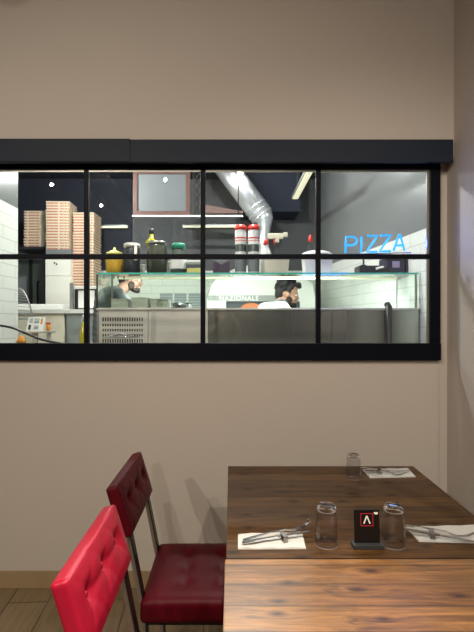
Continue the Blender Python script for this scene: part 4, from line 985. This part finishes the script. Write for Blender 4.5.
# black cable sagging behind the glass
cab = [P(-28, 327, 2.57), P(-8, 325.5, 2.57), P(3, 326, 2.57), P(14, 328.5, 2.57), P(26, 333.5, 2.57), P(40, 339, 2.57), P(55, 342.5, 2.57), P(70, 344.5, 2.57), P(90, 346, 2.56)]
fine = []
for i in range(len(cab)-1):
    p0 = cab[max(0, i-1)]; p1 = cab[i]; p2 = cab[i+1]; p3 = cab[min(len(cab)-1, i+2)]
    for s in range(5):
        u = s/5; fine.append(0.5*((2*p1)+(p2-p0)*u+(2*p0-5*p1+4*p2-p3)*u*u+(3*p1-p0-3*p2+p3)*u**3))
tag(obj('power_cable', tube(nb(), fine, 0.0065, 8), 'black', None, True), 'black cable sagging behind the lower left window pane', 'cable')

# ================================================================ people
def blob(bm, p, r, sc=(1, 1, 1), rot=None):
    mt = Matrix.Translation(p) @ (rot.to_4x4() if rot is not None else Matrix.Identity(4)) @ Matrix.Diagonal((r*sc[0], r*sc[1], r*sc[2], 1))
    bmesh.ops.create_icosphere(bm, subdivisions=2, radius=1.0, matrix=mt)
def limb(bm, pts, rs, infl=0.0, squash=None):
    for (a, b), (ra, rb) in zip(zip(pts, pts[1:]), zip(rs, rs[1:])):
        a = Vector(a); b = Vector(b); L = (b-a).length; n = max(2, int(L/(0.35*min(ra, rb)))+1)
        for i in range(n+1):
            f = i/n; blob(bm, a.lerp(b, f), ra+(rb-ra)*f+infl)
def remesh(name, bm, m, parent, voxel, smooth=3):
    o = obj(name+'_tmp', bm, m)
    md = o.modifiers.new('r', 'REMESH'); md.mode = 'VOXEL'; md.voxel_size = voxel; md.use_smooth_shade = True
    sm = o.modifiers.new('s', 'SMOOTH'); sm.iterations = smooth; sm.factor = 0.5
    dg = bpy.context.evaluated_depsgraph_get(); dg.update()
    me = bpy.data.meshes.new_from_object(o.evaluated_get(dg)); me.name = name
    for p in me.polygons: p.use_smooth = True
    me.materials.clear(); me.materials.append(M[m])
    old = o.data; bpy.data.objects.remove(o); bpy.data.meshes.remove(old)
    n = bpy.data.objects.new(name, me); C.objects.link(n)
    if parent is not None: n.parent = parent
    return n
def person(label, root, yaw, J, skin, shirt, trousers, hairstyle, headtilt=0.0, headyaw=0.0, beard=True, hand_pose='down'):
    """J: joints in body space (x forward, y to the left, z up)"""
    V = {k: Vector(v) for k, v in J.items()}
    t = thing('person', label, 'person', root, yaw)
    bm = nb()
    pel, chest, neck, head = V['pelvis'], V['chest'], V['neck'], V['head']
    def torso(bm, inf):
        for i in range(9):
            f = i/8; p = pel.lerp(chest, f); wx = 0.105+0.012*sin(f*pi*0.8); wy = 0.155-0.03*sin(f*pi)+0.012*f
            blob(bm, p, 1, (wx+inf, wy+inf, 0.085+inf))
        blob(bm, chest+Vector((0.0, 0, 0.05)), 1, (0.105+inf, 0.165+inf, 0.11+inf))
        limb(bm, [V['shl'], chest+Vector((0, 0, 0.10)), V['shr']], [0.056, 0.078, 0.056], inf)
    torso(bm, 0)
    limb(bm, [chest+Vector((0, 0, 0.10)), neck, neck.lerp(head, 0.35)], [0.075, 0.058, 0.055])
    for s in 'lr':
        limb(bm, [V['sh'+s], V['el'+s]], [0.054, 0.040]); limb(bm, [V['el'+s], V['wr'+s]], [0.041, 0.027])
        limb(bm, [V['hip'+s], V['kn'+s]], [0.088, 0.056]); limb(bm, [V['kn'+s], V['an'+s]], [0.056, 0.036])
        limb(bm, [V['an'+s]+Vector((-0.03, 0, -0.04)), V['an'+s]+Vector((0.13, 0, -0.05))], [0.040, 0.030])
        # hand: palm, four fingers, thumb
        w_ = V['wr'+s]; d = (w_-V['el'+s]).normalized(); 
        if 'hd'+s in V: d = V['hd'+s].normalized()
        side = V.get('sd'+s, Vector((1, 0, 0))); side = (side-d*side.dot(d)).normalized(); nrm = d.cross(side).normalized()
        if 'curl'+s in V: nrm = V['curl'+s].normalized()
        limb(bm, [w_, w_+d*0.045], [0.025, 0.020])
        for k, ln in enumerate((0.072, 0.080, 0.074, 0.058)):
            off = side*(0.030-0.020*k)
            base = w_+d*0.060+off*0.9
            limb(bm, [w_+d*0.02+off*0.5, base], [0.016, 0.0115])
            m1 = base+d*ln*0.45+nrm*0.006; m2 = m1+(d*0.8+nrm*0.6).normalized()*ln*0.33; m3 = m2+(d*0.45+nrm*0.9).normalized()*ln*0.25
            limb(bm, [base, m1, m2, m3], [0.0100, 0.0090, 0.0082, 0.0072])
        tb = w_+d*0.018+side*0.024; limb(bm, [tb, tb+side*0.028+d*0.024+nrm*0.008, tb+side*0.036+d*0.052+nrm*0.016], [0.015, 0.0115, 0.0085])
    # head
    Rm = Matrix.Rotation(headyaw, 3, 'Z') @ Matrix.Rotation(headtilt, 3, 'Y')
    def hp(x, y, z): return head+Rm @ Vector((x, y, z))
    hb = lambda x, y, z, sc: blob(bm, hp(x, y, z), 1, sc, Rm)
    hb(-0.012, 0, 0.030, (0.096, 0.076, 0.088)); hb(0.022, 0, -0.020, (0.066, 0.062, 0.078)); hb(0.040, 0, -0.078, (0.044, 0.046, 0.032)); hb(0.066, 0, -0.090, (0.020, 0.024, 0.018))
    hb(0.062, 0, 0.022, (0.026, 0.052, 0.014)); hb(0.086, 0, -0.006, (0.013, 0.010, 0.024)); hb(0.096, 0, -0.022, (0.015, 0.014, 0.011)); hb(0.080, 0, -0.054, (0.012, 0.022, 0.012))
    for sy in (-1, 1):
        hb(-0.002, sy*0.076, -0.006, (0.018, 0.009, 0.031)); hb(0.060, sy*0.038, -0.032, (0.022, 0.020, 0.022))
    body = remesh('body', bm, skin, t, 0.0075, 2)
    for sy in (-1, 1):
        b = nb(); blob(b, hp(0.0725, sy*0.031, 0.002), 0.0115); e = obj('eye', b, 'eye', body, True)
        b = nb(); blob(b, hp(0.0815, sy*0.031, 0.002), 0.0042); obj('iris', b, 'iris', e, True) if False else obj('pupil', b, 'iris', body, True)
    b = nb(); blob(b, hp(0.089, 0, -0.050), 1, (0.006, 0.021, 0.004), Rm); blob(b, hp(0.088, 0, -0.059), 1, (0.006, 0.018, 0.005), Rm); obj('mouth', b, 'lips', body, True)
    # hair
    b = nb()
    random.seed(11)
    def hh(x, y, z, sc): blob(b, hp(x, y, z), 1, sc, Rm)
    hh(-0.026, 0, 0.050, (0.098, 0.082, 0.082)); hh(-0.070, 0, 0.005, (0.050, 0.072, 0.080))
    if hairstyle == 'curly':
        for i in range(90):
            a = random.uniform(0, 2*pi); el = random.uniform(-0.3, 1.5)
            x_ = -0.02+0.098*cos(el)*cos(a); y_ = 0.082*cos(el)*sin(a); z_ = 0.055+0.085*sin(el)
            if x_ > 0.03 and z_ < 0.085: continue
            blob(b, hp(x_, y_, z_), random.uniform(0.014, 0.024))
        for i in range(14): blob(b, hp(0.066+random.uniform(-0.01, 0.025), random.uniform(-0.05, 0.05), 0.090+random.uniform(-0.008, 0.02)), 0.018)
        for sy in (-1, 1): hh(0.002, sy*0.072, 0.022, (0.022, 0.012, 0.030))
    hr = remesh('hair', b, 'hair', t, 0.006, 1)
    if beard:
        b = nb(); hh(0.052, 0, -0.084, (0.046, 0.047, 0.030)); hh(0.070, 0, -0.092, (0.026, 0.028, 0.022))
        for sy in (-1, 1): hh(0.020, sy*0.055, -0.056, (0.030, 0.016, 0.040))
        blob(b, hp(0.092, 0, -0.041), 1, (0.008, 0.024, 0.006), Rm)
        remesh('beard', b, 'beard', t, 0.006, 1)
    # clothes
    b = nb(); torso(b, 0.014)
    for s in 'lr':
        e = V['sh'+s].lerp(V['el'+s], 0.72); limb(b, [V['sh'+s], e], [0.060, 0.050], 0.010)
    remesh('tshirt', b, shirt, t, 0.011, 2)
    b = nb()
    blob(b, pel, 1, (0.125, 0.165, 0.10))
    for s in 'lr': limb(b, [V['hip'+s], V['kn'+s]], [0.088, 0.058], 0.016); limb(b, [V['kn'+s], V['an'+s]+Vector((0, 0, 0.02))], [0.058, 0.046], 0.014)
    remesh('trousers', b, trousers, t, 0.014, 2)
    for s in 'lr':
        b = nb(); a_ = V['an'+s]; limb(b, [a_+Vector((-0.03, 0, -0.035)), a_+Vector((0.13, 0, -0.045))], [0.046, 0.036]); limb(b, [a_+Vector((-0.01, 0, -0.03)), a_+Vector((0, 0, 0.03))], [0.044, 0.046])
        remesh('shoe', b, 'tdark', t, 0.012, 2)
    return t
def joints(hz, lean=0.0, arm='work'):
    """a standing body whose head centre is at height hz above the ground"""
    k = hz/1.63
    J = dict(pelvis=(0-lean*0.2, 0, 0.97*k), chest=(lean*0.55, 0, 1.27*k), neck=(lean*0.9+0.0, 0, 1.46*k), head=(lean*1.15+0.03, 0, hz),
             shl=(lean*0.75, 0.185, 1.405*k), shr=(lean*0.75, -0.185, 1.405*k),
             hipl=(-lean*0.2, 0.09, 0.92*k), hipr=(-lean*0.2, -0.09, 0.92*k), knl=(0.02, 0.10, 0.50*k), knr=(0.0, -0.10, 0.50*k), anl=(-0.02, 0.10, 0.088), anr=(-0.05, -0.10, 0.088))
    return J
# grey-shirted cook, hunched over the counter
Y1 = 4.02; q = P(131, 279, Y1); hz = q.z-KF
J = dict(pelvis=(-0.16, 0, 0.98), chest=(-0.15, 0, 1.40), neck=(-0.05, 0, 1.545), head=(0.055, 0, hz),
         shl=(-0.12, 0.180, 1.515), shr=(-0.12, -0.180, 1.515), hipl=(-0.16, 0.09, 0.93), hipr=(-0.16, -0.09, 0.93), knl=(-0.08, 0.10, 0.50), knr=(-0.12, -0.10, 0.50), anl=(-0.16, 0.10, 0.088), anr=(-0.20, -0.10, 0.088),
         ell=(0.07, 0.25, 1.27), elr=(0.09, -0.23, 1.26), wrl=(0.31, 0.12, 1.13), wrr=(0.30, -0.10, 1.12))
person('person in grey T-shirt with dark hair, facing right behind the left of the counter', (q.x-0.045, Y1-0.02, KF), 0.45, J, 'skinshade', 'tgrey', 'tdark', 'short', headtilt=0.22, headyaw=-0.40)
# white-shirted cook with curly hair
Y2 = 4.05; q = P(287.5, 294, Y2); hz = q.z-KF
J = dict(pelvis=(-0.14, 0, 0.95), chest=(-0.08, 0, 1.27), neck=(-0.01, 0, 1.41), head=(0.095, 0, hz),
         shl=(-0.05, 0.180, 1.395), shr=(-0.05, -0.180, 1.39), hipl=(-0.14, 0.09, 0.90), hipr=(-0.14, -0.09, 0.90), knl=(-0.06, 0.10, 0.48), knr=(-0.10, -0.10, 0.48), anl=(-0.14, 0.10, 0.088), anr=(-0.18, -0.10, 0.088),
         ell=(0.09, 0.25, 1.14), elr=(0.11, -0.23, 1.13), wrl=(0.31, 0.12, 1.04), wrr=(0.30, -0.10, 1.03))
person('person in white T-shirt with curly dark hair and beard, facing right behind the counter', (q.x-0.085, Y2-0.03, KF), 0.35, J, 'skin', 'twhite', 'tdark', 'curly', headtilt=0.22, headyaw=-0.45)
cook = [o for o in C.objects if o.get('label', '').startswith('person in white')][0]
obj('apron_strap', tube(nb(), [(0.055, -0.085, 1.40), (0.03, -0.095, 1.455), (-0.03, -0.105, 1.478), (-0.10, -0.10, 1.44), (-0.165, -0.09, 1.33), (-0.19, -0.06, 1.20)], 0.011, 8), 'tgrey', cook, True)
# the person taking the photograph, seen faintly in the window glass
J = dict(pelvis=(0, 0, 1.0), chest=(0.0, 0, 1.33), neck=(0.02, 0, 1.53), head=(0.05, 0, 1.675),
         shl=(0.01, 0.185, 1.47), shr=(0.01, -0.185, 1.47), hipl=(0, 0.09, 0.95), hipr=(0, -0.09, 0.95), knl=(0.02, 0.10, 0.52), knr=(0.02, -0.10, 0.52), anl=(0, 0.11, 0.088), anr=(0, -0.11, 0.088),
         ell=(0.15, 0.235, 1.27), elr=(0.16, -0.225, 1.27), wrl=(0.325, 0.005, 1.395), wrr=(0.325, -0.205, 1.395),
         hdl=(0.5, -0.35, 0.75), hdr=(0.5, 0.35, 0.75), sdl=(0, -0.3, 1), sdr=(0, 0.3, 1), curll=(0.6, -0.8, 0), curlr=(0.6, 0.8, 0))
person('person holding up a phone, reflected faintly in the window', (-0.13, -0.44, 0), pi/2, J, 'skinlight', 'tdark', 'tdark', 'short', headtilt=0.1, beard=False)
t = thing('mobile_phone', 'dark mobile phone held up by the reflected person', 'phone', (-0.028, -0.014, 1.405))
obj('phone_case', box(-0.037, 0.037, -0.005, 0.004, -0.075, 0.075, bev=0.003), 'black', t)
obj('screen', box(-0.034, 0.034, -0.0062, -0.0048, -0.071, 0.071), 'darkjar', t)
obj('camera_bump', box(-0.034, 0.000, 0.0035, 0.0055, 0.040, 0.073, bev=0.001), 'blackmetal', t)
